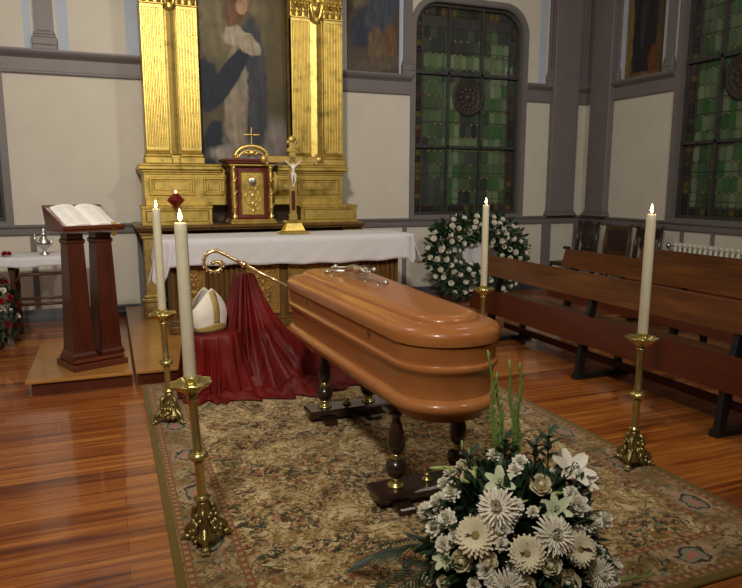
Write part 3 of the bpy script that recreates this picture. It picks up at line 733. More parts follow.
def oak_flutes(x0, x1, n):
    m = MB(); w_ = (x1-x0)/n
    for k in range(n): m.prism([(x0+w_*k+w_*.12, AY+.032), (x0+w_*k+w_*.25, AY+.008), (x0+w_*k+w_*.75, AY+.008), (x0+w_*(k+.88), AY+.032)], 'z', .25, .95)
    m.box((x0, AY, .225), (x1, AY+.03, .26), None, .006); return m
for x0, x1 in ((1.235, 1.575), (1.66, 2.10), (.62, .84)): carved_panel(x0, x1, 1).build('carved_panel', 'oakgold', al)
for x0, x1, n in ((.86, 1.22, 7), (2.46, 2.89, 8), (.51, .61, 2)): oak_flutes(x0, x1, n).build('fluted_panel', 'oak', al)
carved_panel(2.14, 2.43, 3).build('carved_panel', 'oakgold', al)
# linen cloth
def altar_cloth():
    m = MB(); x0, x1, yf, yb, zt = .435, 2.985, 6.40, 7.10, 1.045
    def wav(x, z): return .006*sin(x*9+1)+.003*sin(x*23+z*9)+.006*sin(x*4.1)
    def top(u, v):
        x = x0+(x1-x0)*u
        if v < .4: y = yb-(yb-yf)*v/.4; return (x, y, zt+.0008*sin(x*20))
        t = (v-.4)/.6; drop = (.262-.012*sin(x*2.2)+.006*sin(x*15))*t
        return (x, yf-.012*min(1, t*6)-wav(x, t)*t*.9-.01*t, zt-.004*min(1, t*8)-drop)
    m.grid(top, 90, 18)
    for s, xe in ((-1, x0), (1, x1)):
        def side(u, v):
            y = yf+(yb-yf)*u; t = v
            pt = max(0, 1-abs(u-.12)/.30)            # long hanging point near the front corner
            L = (.26+.20*pt) if s < 0 else (.24+.10*pt)
            out = .012*min(1, t*5)+(.09*pt+.04)*t+.012*sin(y*16)*t
            return (xe+s*out, y-(.05*t*max(0, 1-u*4)), zt-L*t)
        m.grid(side, 24, 14)
    def flap(u, v):
        x = .375+.165*u-.02*v; L = (.44-.20*abs(u-.35))*v if u < .8 else (.35-.6*(u-.8))*v
        return (x+.012*sin(v*5), yf-.018-.02*v+.012*sin(u*9), 1.036-L)
    m.grid(flap, 12, 14)
    def flapr(u, v):
        return (2.93+.11*u+.01*v, yf-.02+.03*u-.02*v, 1.036-(.33-.14*abs(u-.6))*v)
    m.grid(flapr, 8, 12)
    return m
tag(altar_cloth().build('altar_cloth', 'cloth', None, solid=.003), 'white linen cloth draped over the carved altar table', 'cloth')

# skin figure
def skin_body(name, joints, edges, radii, mat, parent, root=0, sub=1):
    me = D.meshes.new(name); me.from_pydata([V(j) for j in joints], edges, []); me.materials.append(MT[mat])
    o = D.objects.new(name, me); COL.objects.link(o); o.parent = parent
    o.modifiers.new('Skin', 'SKIN')
    sv = me.skin_vertices[0].data
    for i, r in enumerate(radii): sv[i].radius = (r, r); sv[i].use_root = (i == root)
    o.modifiers['Skin'].use_smooth_shade = True
    md = o.modifiers.new('Subdivision', 'SUBSURF'); md.levels = sub; md.render_levels = sub
    return o
def corpus(parent, h, mat, y=-.012):
    k = h   # figure height incl. raised arms, local x right, z up, feet at 0
    J = [(0, y, .40), (0, y-.01*k, .52), (0, y-.012*k, .66), (0, y, .735), (.0, y-.02*k, .80),
         (.09, y, .71), (.20, y, .80), (.31, y, .90), (-.09, y, .71), (-.20, y, .80), (-.31, y, .90),
         (.05, y, .37), (.06, y-.05*k, .20), (.02, y, .03), (.02, y-.03*k, -.03), (-.05, y, .37), (-.05, y-.05*k, .20), (-.02, y, .03), (-.015, y-.03*k, -.03)]
    J = [(a*k, b, c*k) for a, b, c in J]
    E = [(0, 1), (1, 2), (2, 3), (3, 4), (2, 5), (5, 6), (6, 7), (2, 8), (8, 9), (9, 10), (0, 11), (11, 12), (12, 13), (13, 14), (0, 15), (15, 16), (16, 17), (17, 18)]
    Rr = [.055, .05, .065, .028, .05, .035, .024, .018, .035, .024, .018, .042, .032, .02, .018, .042, .032, .02, .018]
    b = skin_body('body', J, E, [r*k for r in Rr], mat, parent)
    m = MB(); m.lathe([(.06*k, .33*k), (.075*k, .35*k), (.078*k, .42*k), (.06*k, .46*k)], 12, Matrix.Translation((0, y, 0)), True, 1.1, .8)
    m.tube([(.07*k, y-.02*k, .43*k), (.10*k, y-.02*k, .36*k), (.09*k, y, .27*k)], [.02*k, .03*k, .01*k], 6)
    o = m.build('loincloth', mat, parent, local=True); return b

cf = thing('crucifix', 'tall gilt standing crucifix with an ivory figure on the altar table', 'crucifix', (1.79, 6.72, 1.05), .02)
def L(m, name, mat, par, **k): return m.build(name, mat, par, local=True, **k)
m = MB(); m.box((-.155, -.09, 0), (.155, .09, .022), None, .006); m.box((-.12, -.07, .022), (.12, .07, .035), None, .005)
m.add([(-.11, -.062, .035), (.11, -.062, .035), (.11, .062, .035), (-.11, .062, .035), (-.075, -.042, .11), (.075, -.042, .11), (.075, .042, .11), (-.075, .042, .11)], [(0, 1, 5, 4), (1, 2, 6, 5), (2, 3, 7, 6), (3, 0, 4, 7), (4, 5, 6, 7)])
m.box((-.10, -.055, .11), (.10, .055, .135), None, .008); L(m, 'base', 'gold', cf)
m = MB(); m.box((-.034, -.014, .135), (.034, .014, .93), None, .004); m.box((-.27, -.014, .725), (.27, .014, .79), None, .004)
m.box((-.045, -.02, .135), (.045, .02, .20), None, .006)
for p in ((0, .955), (-.29, .757), (.29, .757)): m.sph((p[0], 0, p[1]), .042, 12, 8, None, (1, .5, 1))
for p in ((-.04, .93), (.04, .93), (-.262, .80), (-.262, .715), (.262, .80), (.262, .715)): m.sph((p[0], 0, p[1]), .02, 8, 6, None, (1, .6, 1))
L(m, 'cross', 'golddark', cf)
m = MB(); m.box((-.02, -.019, .24), (.02, -.012, .44), None, .002); L(m, 'inlay', 'seat', cf)
m = MB(); m.box((-.06, -.022, .835), (.06, -.012, .872), None, .003); m.tube([(-.07, -.018, .85), (0, -.02, .88), (.07, -.018, .85)], .008, 6); L(m, 'scroll_plate', 'gold', cf)
e = D.objects.new('figure', None); COL.objects.link(e); e.parent = cf; e.location = (0, -.016, .49)
corpus(e, .29, 'ivory', -.012)

# ---------------------------------------------------------------- lectern and missal
lc = thing('lectern', 'dark red mahogany lectern with two tapering pillars on the platform', 'lectern', (-.165, 5.60, .12), R(22.7))
# local frame: x along its width (-.2 .. .2), y depth
m = MB(); m.box((-.215, -.13, 0), (.215, .24, .05), None, .006); m.box((-.20, -.115, .05), (.20, .225, .085), None, .012); L(m, 'plinth', 'ambotop', lc)
for s in (-1, 1):
    m = MB(); cx = s*.110
    def ring(x, hw, y0, y1, z): return [(x-hw, y0, z), (x+hw, y0, z), (x+hw, y1, z), (x-hw, y1, z)]
    secs = [(cx, .092, -.10, .15, .085), (cx, .092, -.10, .15, .115), (cx, .082, -.088, .138, .135), (cx, .078, -.082, .132, .17), (cx*.98, .062, -.05, .09, .98), (cx*.98, .07, -.058, .098, .99), (cx*.98, .07, -.058, .098, 1.01), (cx*.98, .06, -.048, .088, 1.02), (cx*.98, .06, -.048, .088, 1.06)]
    vs = [p for q in secs for p in ring(*q)]; fs = [(0, 3, 2, 1)]
    for j in range(len(secs)-1):
        for i in range(4): fs.append((j*4+i, j*4+(i+1) % 4, j*4+4+(i+1) % 4, j*4+4+i))
    fs.append(tuple(range(len(vs)-4, len(vs)))); m.add(vs, fs); L(m, 'pillar', 'ambo', lc)
# sloping desk: low edge towards the camera
m = MB(); zf, zb2 = 1.135, 1.30
Y0, Y1, HW = -.17, .27, .228
SHX = -.015
vs = [(-HW, Y0, zf-.055), (HW, Y0, zf-.055), (HW*.9, Y1, 1.07), (-HW*.9, Y1, 1.07), (-HW, Y0, zf-.03), (HW, Y0, zf-.03), (HW, Y1, zb2-.03), (-HW, Y1, zb2-.03)]
m.add(vs, [(0, 3, 2, 1), (4, 5, 6, 7), (0, 1, 5, 4), (1, 2, 6, 5), (2, 3, 7, 6), (3, 0, 4, 7)])
m.box((-HW-.01, Y0-.012, zf-.038), (HW+.01, Y0+.012, zf-.008), None, .005); L(m, 'desk', 'ambotop', lc)
# open book
sl = math.atan2(zb2-zf, Y1-Y0)
bk = thing('book', 'large open white-paged missal lying on the lectern', 'book', (0, 0, 0))
bk.parent = None
BM = wmat(lc) @ Matrix.Translation((.0, Y0+.012, zf-.028)) @ Matrix.Rotation(sl, 4, 'X')
bk.matrix_world = BM; bk.location = BM.to_translation(); bk.rotation_euler = BM.to_euler()
BW, BH = .222, .40
m = MB(); m.box((-BW-.004, -.002, .0), (BW+.004, BH+.003, .006), None, .002); L(m, 'cover', 'red', bk)
for s in (-1, 1):
    m = MB()
    def pg(u, v, s=s):
        h = .006+.030*(sin(pi*min(1, (u+.04)*1.15)))**.6*(1-.35*u) if u > 0 else .010
        return (s*BW*u, BH*v, h)
    n = 14; vs = []; 
    for j in (0, 1):
        for i in range(n+1): vs.append(pg(i/n, j))
    for j in (0, 1):
        for i in range(n+1): p = pg(i/n, j); vs.append((p[0], p[1], .006))
    N1 = n+1; fs = []
    for i in range(n):
        fs += [(i, i+1, N1+i+1, N1+i), (i, 2*N1+i, 2*N1+i+1, i+1), (N1+i, N1+i+1, 3*N1+i+1, 3*N1+i)]
    fs += [(n, 2*N1+n, 3*N1+n, N1+n)]
    m.add(vs, fs, False); page = L(m, 'page_block', 'paper', bk)
    m = MB()
    for col in range(2):
        for r_ in range(24):
            a, b = .16+col*.38, .16+col*.38+.30*(.75+.25*random.random())
            v = .90-r_*.034
            if r_ in (7, 15): continue
            z = lambda u: pg(u, v)[2]+.0006
            vs = [(s*BW*a, BH*v, z(a)), (s*BW*(a+b)/2, BH*v, z((a+b)/2)), (s*BW*b, BH*v, z(b)), (s*BW*b, BH*(v-.011), z(b)), (s*BW*(a+b)/2, BH*(v-.011), z((a+b)/2)), (s*BW*a, BH*(v-.011), z(a))]
            m.add(vs, [(0, 1, 4, 5), (1, 2, 3, 4)])
    L(m, 'printed_lines', 'ink', page)
m = MB(); m.add([(.13, .02, .034), (.165, .02, .034), (.165, -.01, .028), (.13, -.01, .028), (.165, -.024, -.065), (.13, -.024, -.065)], [(0, 1, 2, 3), (3, 2, 4, 5)])
o = L(m, 'ribbon_marker', 'gold', bk, solid=.002)

# ---------------------------------------------------------------- rug
RX0, RX1, RY0, RY1 = .165, 2.765, 1.72, 5.30-.035
MT['rug'] = rug_mat((RX1-RX0)/2, (RY1-RY0)/2)
m = MB(); hx, hy = (RX1-RX0)/2, (RY1-RY0)/2; m.box((-hx, -hy, 0), (hx, hy, .012), None, .005)
o = m.build('rug', 'rug', None); o.location = ((RX0+RX1)/2, (RY0+RY1)/2, 0); tag(o, 'large cream and olive floral carpet with a patterned border on the wooden floor', 'rug')
ZR = .012

# ---------------------------------------------------------------- trestles and coffin
def baluster(m_dark, m_br, m_b2, x, y, z0, zt):
    T = Matrix.Translation((x, y, 0))
    m_br.lathe([(.045, z0), (.045, z0+.008), (.035, z0+.014), (.024, z0+.024), (.030, z0+.04), (.032, z0+.045)], 20, T)
    zb = z0+.045; m_dark.lathe([(.02, zb), (.040, zb+.012), (.053, zb+.04), (.054, zb+.055), (.046, zb+.082), (.02, zb+.098)], 24, T)
    zc = zb+.096; m_b2.lathe([(.028, zc), (.032, zc+.008), (.024, zc+.02), (.024, zc+.026)], 20, T)
    zd = zc+.024; H_ = zt-zd
    m_dark.lathe([(.018, zd), (.034, zd+H_*.07), (.045, zd+H_*.22), (.046, zd+H_*.32), (.038, zd+H_*.52), (.026, zd+H_*.72), (.020, zd+H_*.85), (.026, zd+H_*.93), (.038, zt)], 24, T)
def trestle(label, cx, cy, xs):
    t = thing('coffin_trestle', label, 'trestle', (cx, cy, ZR), 0, 'dark turned trestles under the coffin')
    m = MB(); m.box((xs[0]-.125, cy-.085, ZR+.045), (xs[1]+.16, cy+.085, ZR+.085), None, .010); m.box((xs[0]-.11, cy-.07, ZR+.03), (xs[1]+.145, cy+.07, ZR+.047), None, .005); m.build('base_board', 'dark', t)
    for x in (xs[0]+.0, xs[1]-.0):
        m = MB(); m.box((x-.045, cy-.15, ZR), (x+.045, cy+.15, ZR+.035), None, .008); m.build('foot', 'dark', t)
    for x in xs:
        a, b, b2 = MB(), MB(), MB(); baluster(a, b, b2, x, cy, ZR+.085, .478)
        p = a.build('turned_post', 'dark', t); b.build('brass_foot', 'brass', p); b2.build('brass_collar', 'brass', p)
    m = MB(); m.lathe([(.028, ZR+.085), (.03, ZR+.093), (.018, ZR+.10), (.012, ZR+.108), (.017, ZR+.118), (.004, ZR+.125)], 16, Matrix.Translation(((xs[0]+xs[1])/2, cy, 0))); m.build('brass_boss', 'brass', t)
    m = MB(); m.box((xs[0]-.06, cy-.045, .478), (xs[1]+.06, cy+.045, .500), None, .006); m.build('top_rail', 'dark', t)
    return t
trestle('dark trestle with turned posts nearest the big bouquet, under the foot of the coffin', 1.40, 2.78, (1.235, 1.575))
t2 = trestle('dark trestle with turned posts under the far head end of the coffin, nearer the altar', 1.42, 4.02, (1.265, 1.575))

CX, CY0, CY1 = 1.422, 2.42, 4.50
def coffin_outline(inset, n=9):
    pts = []; rc = .255-inset
    def hw(y): return (.256+.075*(y-CY0)/(CY1-CY0))-inset
    y0, y1 = CY0+inset, CY1-inset
    for sx, yc, t0 in ((1, y0+rc, -pi/2), (1, y1-rc*.85, 0), (-1, y1-rc*.85, pi/2), (-1, y0+rc, pi)):
        r2 = rc if yc < 3.4 else rc*.85
        cx = CX+sx*(hw(yc)-r2)
        for i in range(n+1):
            t = t0+pi/2*i/n; pts.append((cx+r2*cos(t), yc+r2*sin(t)))
    return pts
def sweepprof(prof):
    m = MB(); k = None; vs = []
    for ins, z in prof:
        p = coffin_outline(ins); k = len(p); vs += [(a, b, z) for a, b in p]
    fs = [tuple(reversed(range(k)))]
    for j in range(len(prof)-1):
        for i in range(k): fs.append((j*k+i, j*k+(i+1) % k, (j+1)*k+(i+1) % k, (j+1)*k+i))
    fs.append(tuple(range((len(prof)-1)*k, len(prof)*k)))
    m.add(vs, fs, True); return m
cof = thing('coffin', 'polished reddish-brown wooden coffin with rounded ends resting on two trestles', 'coffin', (CX, 3.45, .5))
def sharpen(o, ang=40):
    o.data.set_sharp_from_angle(angle=R(ang)); return o
BODY = [(.070, .500), (.062, .502), (.058, .530), (.050, .538), (.028, .545), (.012, .552), (.003, .563), (.0, .577), (.003, .590), (.012, .600), (.022, .606), (.034, .612), (.037, .63), (.035, .66), (.030, .69), (.026, .715), (.018, .730), (.009, .742), (.006, .752), (.009, .762), (.019, .768), (.021, .772), (.018, .79), (.016, .82), (.012, .845), (.010, .853), (.018, .8565)]
LID = [(.016, .8355), (.006, .836), (.001, .840), (0, .850), (.0, .876), (.004, .890), (.014, .901), (.034, .911), (.06, .917), (.092, .921), (.098, .924), (.100, .931), (.106, .942), (.120, .950), (.140, .954), (.165, .956), (.2, .9565)]
LID = [(i, z+.0215) for i, z in LID]
sharpen(sweepprof(BODY).build('body', 'coffin', cof)); lid = sharpen(sweepprof(LID).build('lid', 'coffin', cof))
for y in (2.95, 3.93):       # little clasps on both long sides
    for s in (-1, 1):
        hw = (.256+.075*(y-CY0)/(CY1-CY0)); m = MB(); x = CX+s*(hw-.012)
        m.box((x-.010, y-.03, .860), (x+.010, y+.03, .870), None, .003); m.box((x-.008, y-.012, .82), (x+.008, y+.012, .862), None, .003); m.tube([(x-s*.012, y, .79), (x-s*.03, y, .74), (x-s*.034, y, .69)], .003, 5)
        m.build('clasp', 'brassold', cof)
# silver crucifix on the lid, raised on small feet
sc = thing('lid_crucifix', 'small silver crucifix lying on the coffin lid', 'crucifix', (1.42, 3.93, .9785), 0)
m = MB(); m.tube([(-.02, .24, .03), (0, 0, .034), (.0, -.56, .022)], [.010, .011, .008], 8); m.tube([(-.155, 0, .034), (.155, 0, .034)], [.009, .009], 8)
for p in ((-.16, 0), (.16, 0), (-.02, .25), (0, -.57)): m.sph((p[0], p[1], .032), .017, 10, 8)
for p in ((-.13, 0), (.13, 0), (-.01, .16), (0, -.25), (0, -.45)): m.lathe([(.012, 0), (.012, .003), (.005, .006), (.005, .03)], 10, Matrix.Translation((p[0], p[1], 0)))
L(m, 'cross', 'silver', sc)
e = D.objects.new('figure', None); COL.objects.link(e); e.parent = sc; e.location = (0, -.30, .052); e.rotation_euler = (-pi/2, 0, 0)
corpus(e, .40, 'silver', -.0)

# ---------------------------------------------------------------- candlesticks and candles
def make_stick():
    t = thing('candlestick', 'x', 'candlestick', (0, 0, 0), 0, 'tall brass candlesticks around the coffin')
    rr = random.Random(5)
    m = MB()      # ornate three sided base
    tri = lambda a, z: 1+.16*cos(3*a)*(1 if z < .17 else .3)
    m.lathe([(.060, .030), (.082, .040), (.078, .055), (.060, .075), (.052, .10), (.040, .13), (.034, .155), (.030, .18), (.034, .19), (.026, .20)], 36, None, True, 1, 1, tri)
    for k in range(3):
        a = 2*pi*k/3; c, s = cos(a), sin(a)
        pts = [(.035, .175), (.055, .155), (.062, .125), (.058, .10), (.075, .075), (.10, .06), (.112, .045), (.105, .03)]
        m.tube([(r*c, r*s, z) for r, z in pts], [.010, .014, .016, .015, .018, .018, .015, .012], 8)
        b = a+pi/3; c, s = cos(b), sin(b)
        for r, z, q in ((.062, .07, .020), (.050, .10, .017), (.040, .135, .014), (.070, .045, .014)): m.sph((r*c, r*s, z), q, 8, 6)
        for w_ in (-.35, .35):
            cc, ss = cos(b+w_), sin(b+w_); m.tube([(.04*cc, .04*ss, .12), (.062*cc, .062*ss, .10), (.068*cc, .068*ss, .075), (.055*cc, .055*ss, .06)], [.006, .010, .011, .006], 6)
    for k in range(26):
        a = rr.random()*6.28; z = .04+rr.random()*.11; r = .085-.35*(z-.04); m.sph((r*cos(a), r*sin(a), z), .010+.005*rr.random(), 6, 5)
    m.v = [(x*.86, y*.86, z) for x, y, z in m.v]; L(m, 'base', 'brassold', t)
    for k in range(3):
        a = 2*pi*k/3; T = Matrix.Rotation(a, 4, 'Z') @ Matrix.Translation((-.016, 0, 0)); m = MB()
        m.sph((.112, 0, .018), .020, 10, 8, T, (1.1, 1, .85))
        for q in (-1, 0, 1): m.sph((.129, q*.011, .010), .009, 8, 6, T, (1.3, .8, 1))
        L(m, 'paw_foot', 'brassold', t)
    m = MB(); m.lathe([(.020, .20), (.034, .207), (.036, .213), (.020, .220), (.020, .23), (.0195, .37), (.022, .378), (.018, .385)], 20)
    m.lathe([(.018, .425), (.023, .432), (.0185, .44), (.0185, .64), (.023, .652), (.026, .664), (.018, .672)], 20); L(m, 'stem', 'brass', t)
    m = MB(); m.lathe([(.018, .382), (.034, .388), (.043, .400), (.043, .407), (.034, .418), (.018, .426)], 24); L(m, 'knop', 'brass', t)
    m = MB(); sc_ = lambda a, z: 1+(.07*cos(8*a) if z > .705 else .0)
    m.lathe([(.016, .67), (.030, .680), (.048, .696), (.066, .706), (.082, .722), (.086, .728), (.080, .727), (.062, .714), (.040, .705), (.026, .704), (.026, .745), (.030, .748), (.030, .752), (.024, .753)], 48, None, True, 1, 1, sc_); L(m, 'drip_pan', 'brass', t)
    return t
def make_candle():
    t = thing('candle', 'x', 'candle', (0, 0, 0), 0, 'lit ivory candles on the brass candlesticks')
    m = MB(); m.lathe([(.0255, 0), (.0265, .004), (.0255, .60), (.0245, .632), (.021, .638), (.012, .632), (.002, .630)], 24); L(m, 'shaft', 'candle', t)
    m = MB(); m.tube([(0, 0, .628), (.001, 0, .642), (.003, 0, .650)], .0016, 6); L(m, 'wick', 'wick', t)
    m = MB(); m.lathe([(.001, .643), (.006, .649), (.0085, .658), (.007, .669), (.0035, .680), (.0005, .692)], 12); L(m, 'flame', 'flame', t)
    return t
st0, ca0 = make_stick(), make_candle()
SP = [(.317, 2.735, -3.0, .4, 'brass candlestick at the front left corner of the carpet', 'lit ivory candle at the front left, standing nearest the viewer on the left', 20),
      (.306, 4.34, -1.6, .2, 'brass candlestick at the back left by the red drapery, furthest left in the photo', 'lit ivory candle on the back left candlestick, before the lectern side of the altar', 70),
      (2.638, 2.70, 1.3, .3, 'brass candlestick at the right edge of the carpet beside the front pew', 'lit ivory candle on the right, rising in front of the pews', 95),
      (2.752, 4.50, -.2, 0, 'brass candlestick behind the coffin by the end of the front pew', 'lit ivory candle behind the coffin in front of the white flower wreath', 40)]
for i, (x, y, tx, ty, l1, l2, rz) in enumerate(SP):
    s = st0 if i == 0 else copy_tree(st0); c = ca0 if i == 0 else copy_tree(ca0)
    s['label'] = l1; c['label'] = l2
    rot = Matrix.Rotation(R(tx), 4, 'Y') @ Matrix.Rotation(R(-ty), 4, 'X')
    s.location = (x, y, ZR+abs(math.tan(R(tx)))*.02); s.rotation_euler = (rot @ Matrix.Rotation(R(rz), 4, 'Z')).to_euler()
    p = V(s.location) + rot @ V((0, 0, .752)); c.location = p; c.rotation_euler = (Matrix.Rotation(R(tx*.35), 4, 'Y') @ Matrix.Rotation(R(-ty*.5), 4, 'X')).to_euler()
    lt = D.lights.new('candle_glow', 'POINT'); lt.energy = .9; lt.color = (1, .6, .28); lt.shadow_soft_size = .01
    lo = D.objects.new('candle_glow', lt); COL.objects.link(lo); lo.location = p + V((sin(R(tx*.35))*.715, 0, .715)); 

# ---------------------------------------------------------------- draped stool, mitre, crozier stand with drape, crozier
SX, SY = .675, 4.96
def drape_cloth(cx, cy, zt, rtop, reach, floor_z, folds, seed, sq=2.6, rim=.05):
    """cloth over a support: polar grid; reach(a) gives how far the hem spreads on the floor"""
    m = MB(); na, nr = 160, 44
    def fn(u, v):
        a = 2*pi*u; ca, sa = cos(a), sin(a)
        q = 1/((abs(ca)**sq+abs(sa)**sq)**(1/sq)); rt = rtop*q
        n1 = noise.noise(V((ca*1.6*folds/6, sa*1.6*folds/6, seed))); n2 = noise.noise(V((ca*4.5, sa*4.5, seed+4+v*1.2)))
        if v < .22:
            r = rt*v/.22; z = zt+.010*noise.noise(V((r*cos(a)*9, r*sin(a)*9, seed)))
            return (cx+r*ca, cy+r*sa, z+.0)
        if v < .68:
            t = (v-.22)/.46; g = t**.8
            fold = .036*sin(a*folds+4.5*n2+seed)+.012*sin(a*23+n2*6)+.045*n2
            r = rt + (reach(a)*.26+.012)*t**1.7 + fold*g + rim*.3*min(1, t*6)
            z = zt - (zt-floor_z-.015)*t**1.0 - .0
            return (cx+r*ca, cy+r*sa, z + .006*n2)
        t = (v-.68)/.32
        fold = .036*sin(a*folds+4.5*n2+seed)+.012*sin(a*23+n2*6)+.045*n2
        r = rt+reach(a)*.26+.012+rim*.3+fold + reach(a)*.74*t
        px, py = cx+r*ca, cy+r*sa
        amp = .055*(1-t)**.7*t**.3*1.5
        z = floor_z+.010+amp*max(0, noise.noise(V((px*7, py*7, seed+2)))+.35)+.02*(1-t)*abs(sin(a*folds*.9+n2*4+t*3))
        return (px, py, max(z, (.13 if (py > PF-.02 and px > .1) else floor_z)+.006))
    m.grid(fn, na, nr); return m
import math as _m
def reach1(a):
    d = math.degrees(a) % 360
    f = lambda c, w, h: h*_m.exp(-((min(abs(d-c), 360-abs(d-c)))/w)**2)
    return .04+f(300, 60, .16)+f(345, 35, .30)+f(230, 30, .04)
tag(drape_cloth(SX, SY, .466, .190, reach1, ZR, 11, 1.3).build('drapery', 'velvet', None, solid=.004), 'low block of crimson cloth on which the white mitre sits', 'drapery')
TX_, TY_ = .955, 5.07
def reach2(a):
    d = math.degrees(a) % 360
    f = lambda c, w, h: h*_m.exp(-((min(abs(d-c), 360-abs(d-c)))/w)**2)
    return .10+f(352, 30, .42)+f(315, 38, .36)+f(270, 40, .12)+f(30, 30, .10)
def tall_drape():
    m = MB(); na, nr = 150, 60
    def fn(u, v):
        a = 2*pi*u; ca, sa = cos(a), sin(a); n2 = noise.noise(V((ca*3.5, sa*3.5, 8+v*.8)))
        if v < .08: r = .05*v/.08; return (TX_+r*ca*1.1, TY_+r*sa, .875)
        zt, zf = .875, ZR
        if v < .66:
            t = (v-.08)/.58
            fold = (.014+.055*t)*sin(a*8+n2*5)+.018*t*sin(a*19+n2*7)+.05*t*n2
            r = .05+.15*t**.8+.085*t**2+reach2(a)*.50*t**2.4+fold
            return (TX_+r*ca*1.05, TY_+r*sa*.8, zt-(zt-zf-.03)*t)
        t = (v-.66)/.34
        fold = .069*sin(a*8+n2*5)+.018*sin(a*19+n2*7)+.05*n2
        r = .285+reach2(a)*.5+fold+reach2(a)*.55*t
        px, py = TX_+r*ca*1.05, TY_+r*sa*.8
        z = zf+.012+.13*(1-t)**.7*max(0, noise.noise(V((px*7, py*9, 3)))+.25)+.02*(1-t)*abs(sin(a*11+t*4))
        return (px, py, max(z, (.13 if (py > PF-.02) else zf)+.006))
    m.grid(fn, na, nr); return m
tag(tall_drape().build('drapery', 'velvet', None, solid=.004), 'crimson cloth hanging from the crozier and spreading over the floor by the coffin head', 'drapery')

mt = thing('mitre', 'white bishop mitre with gold embroidered bands on the red draped stool', 'mitre', (.652, 4.94, .482), R(30))
m = MB(); W0, D0 = .128, .095
def mit(sgn):
    def fn(u, v):
        a = pi*u; bulge = 1+.20*sin(pi*min(1, v*1.0)*.62)
        hx = abs(cos(a)); top = .165+.150*(1-hx**1.25)
        z = top*v; k = 1 if v < .5 else 1-.55*((v-.5)/.5)**1.5
        return (W0*bulge*cos(a)*(1-.0*v), sgn*D0*sin(a)**.8*(k)*(1 if v > .02 else 1) if sin(a) > 0 else 0, z)
    return fn
for sg in (-1, 1): m.grid(mit(sg), 28, 14)
L(m, 'body', 'mitre', mt, solid=.003)
def band(sgn, u0, u1, v0, v1, nu=24, nv=3):
    f = mit(sgn); m = MB()
    def g(u, v):
        p = V(f(u0+(u1-u0)*u, v0+(v1-v0)*v)); return (p.x*1.012, p.y+sgn*.004, p.z)
    m.grid(g, nu, nv); return m
MT['embroid'] = gold('gold_embroidery', (.50, .36, .13), .5, 60, .4, .4, .8)
L(band(-1, 0.0, 1.0, .0, .20), 'lower_band', 'embroid', mt, solid=.002); L(band(-1, .44, .56, .20, .97, 4, 16), 'centre_band', 'embroid', mt, solid=.002)
L(band(1, 0.0, 1.0, .0, .20), 'lower_band', 'embroid', mt, solid=.002)

cz = thing('crozier', 'gold crozier with a curled head leaning diagonally over the red drapery', 'crozier', (.94, 5.0, .93))
hd = V((1.105, 5.06, .905)); 
MT['czgold'] = gold('pale_gold_metal', (.86, .68, .36), .22, 20, .9, .75, .05)
KN = V((.940, 5.00, .952)); TL = V((2.30, 4.92, .19)); dr_ = (TL-KN).normalized()
m = MB(); m.tube([KN+dr_*t for t in (0, .3, .6, .9, 1.2, (TL-KN).length)], [.013, .012, .012, .011, .010, .008], 10); m.build('staff', 'czgold', cz)
m = MB(); Tk = dr_.to_track_quat('Z', 'Y').to_matrix().to_4x4(); Tk = Matrix.Translation(KN) @ Tk
m.lathe([(.012, -.035), (.022, -.028), (.018, -.018), (.028, -.005), (.030, .004), (.020, .016), (.014, .03), (.018, .035), (.012, .045)], 16, Tk)
m.lathe([(.011, .10), (.016, .105), (.011, .11)], 12, Tk); m.build('knop', 'czgold', cz)
m = MB(); s0 = KN-dr_*.03; perp = V((-dr_.z, 0, dr_.x)).normalized()
if perp.z < 0: perp = -perp
back = -dr_; rad = .086; c0 = s0+back*.17-perp*rad; N_ = 46; pts = [s0+back*.17*i/4 for i in range(4)]
for i in range(N_):
    t = i/(N_-1); a = pi/2-t*5.6; r = rad*(1-.42*t**1.6)
    pts.append(c0+back*(-r*cos(a))*-1+perp*(r*sin(a)))
m.tube(pts, [.013]*4+[.014-.005*i/N_ for i in range(N_)], 8)
for i in range(6, len(pts)-2, 3): m.sph(pts[i]+(pts[i]-c0).normalized()*.014, .009, 6, 5)
m.tube([c0+back*.02, c0-back*.02+perp*.015, c0-back*.05+perp*.005, c0-back*.07+perp*.03], [.008, .013, .010, .004], 6); m.sph(c0+back*.01-perp*.01, .016, 8, 6)
m.build('curled_head', 'czgold', cz)

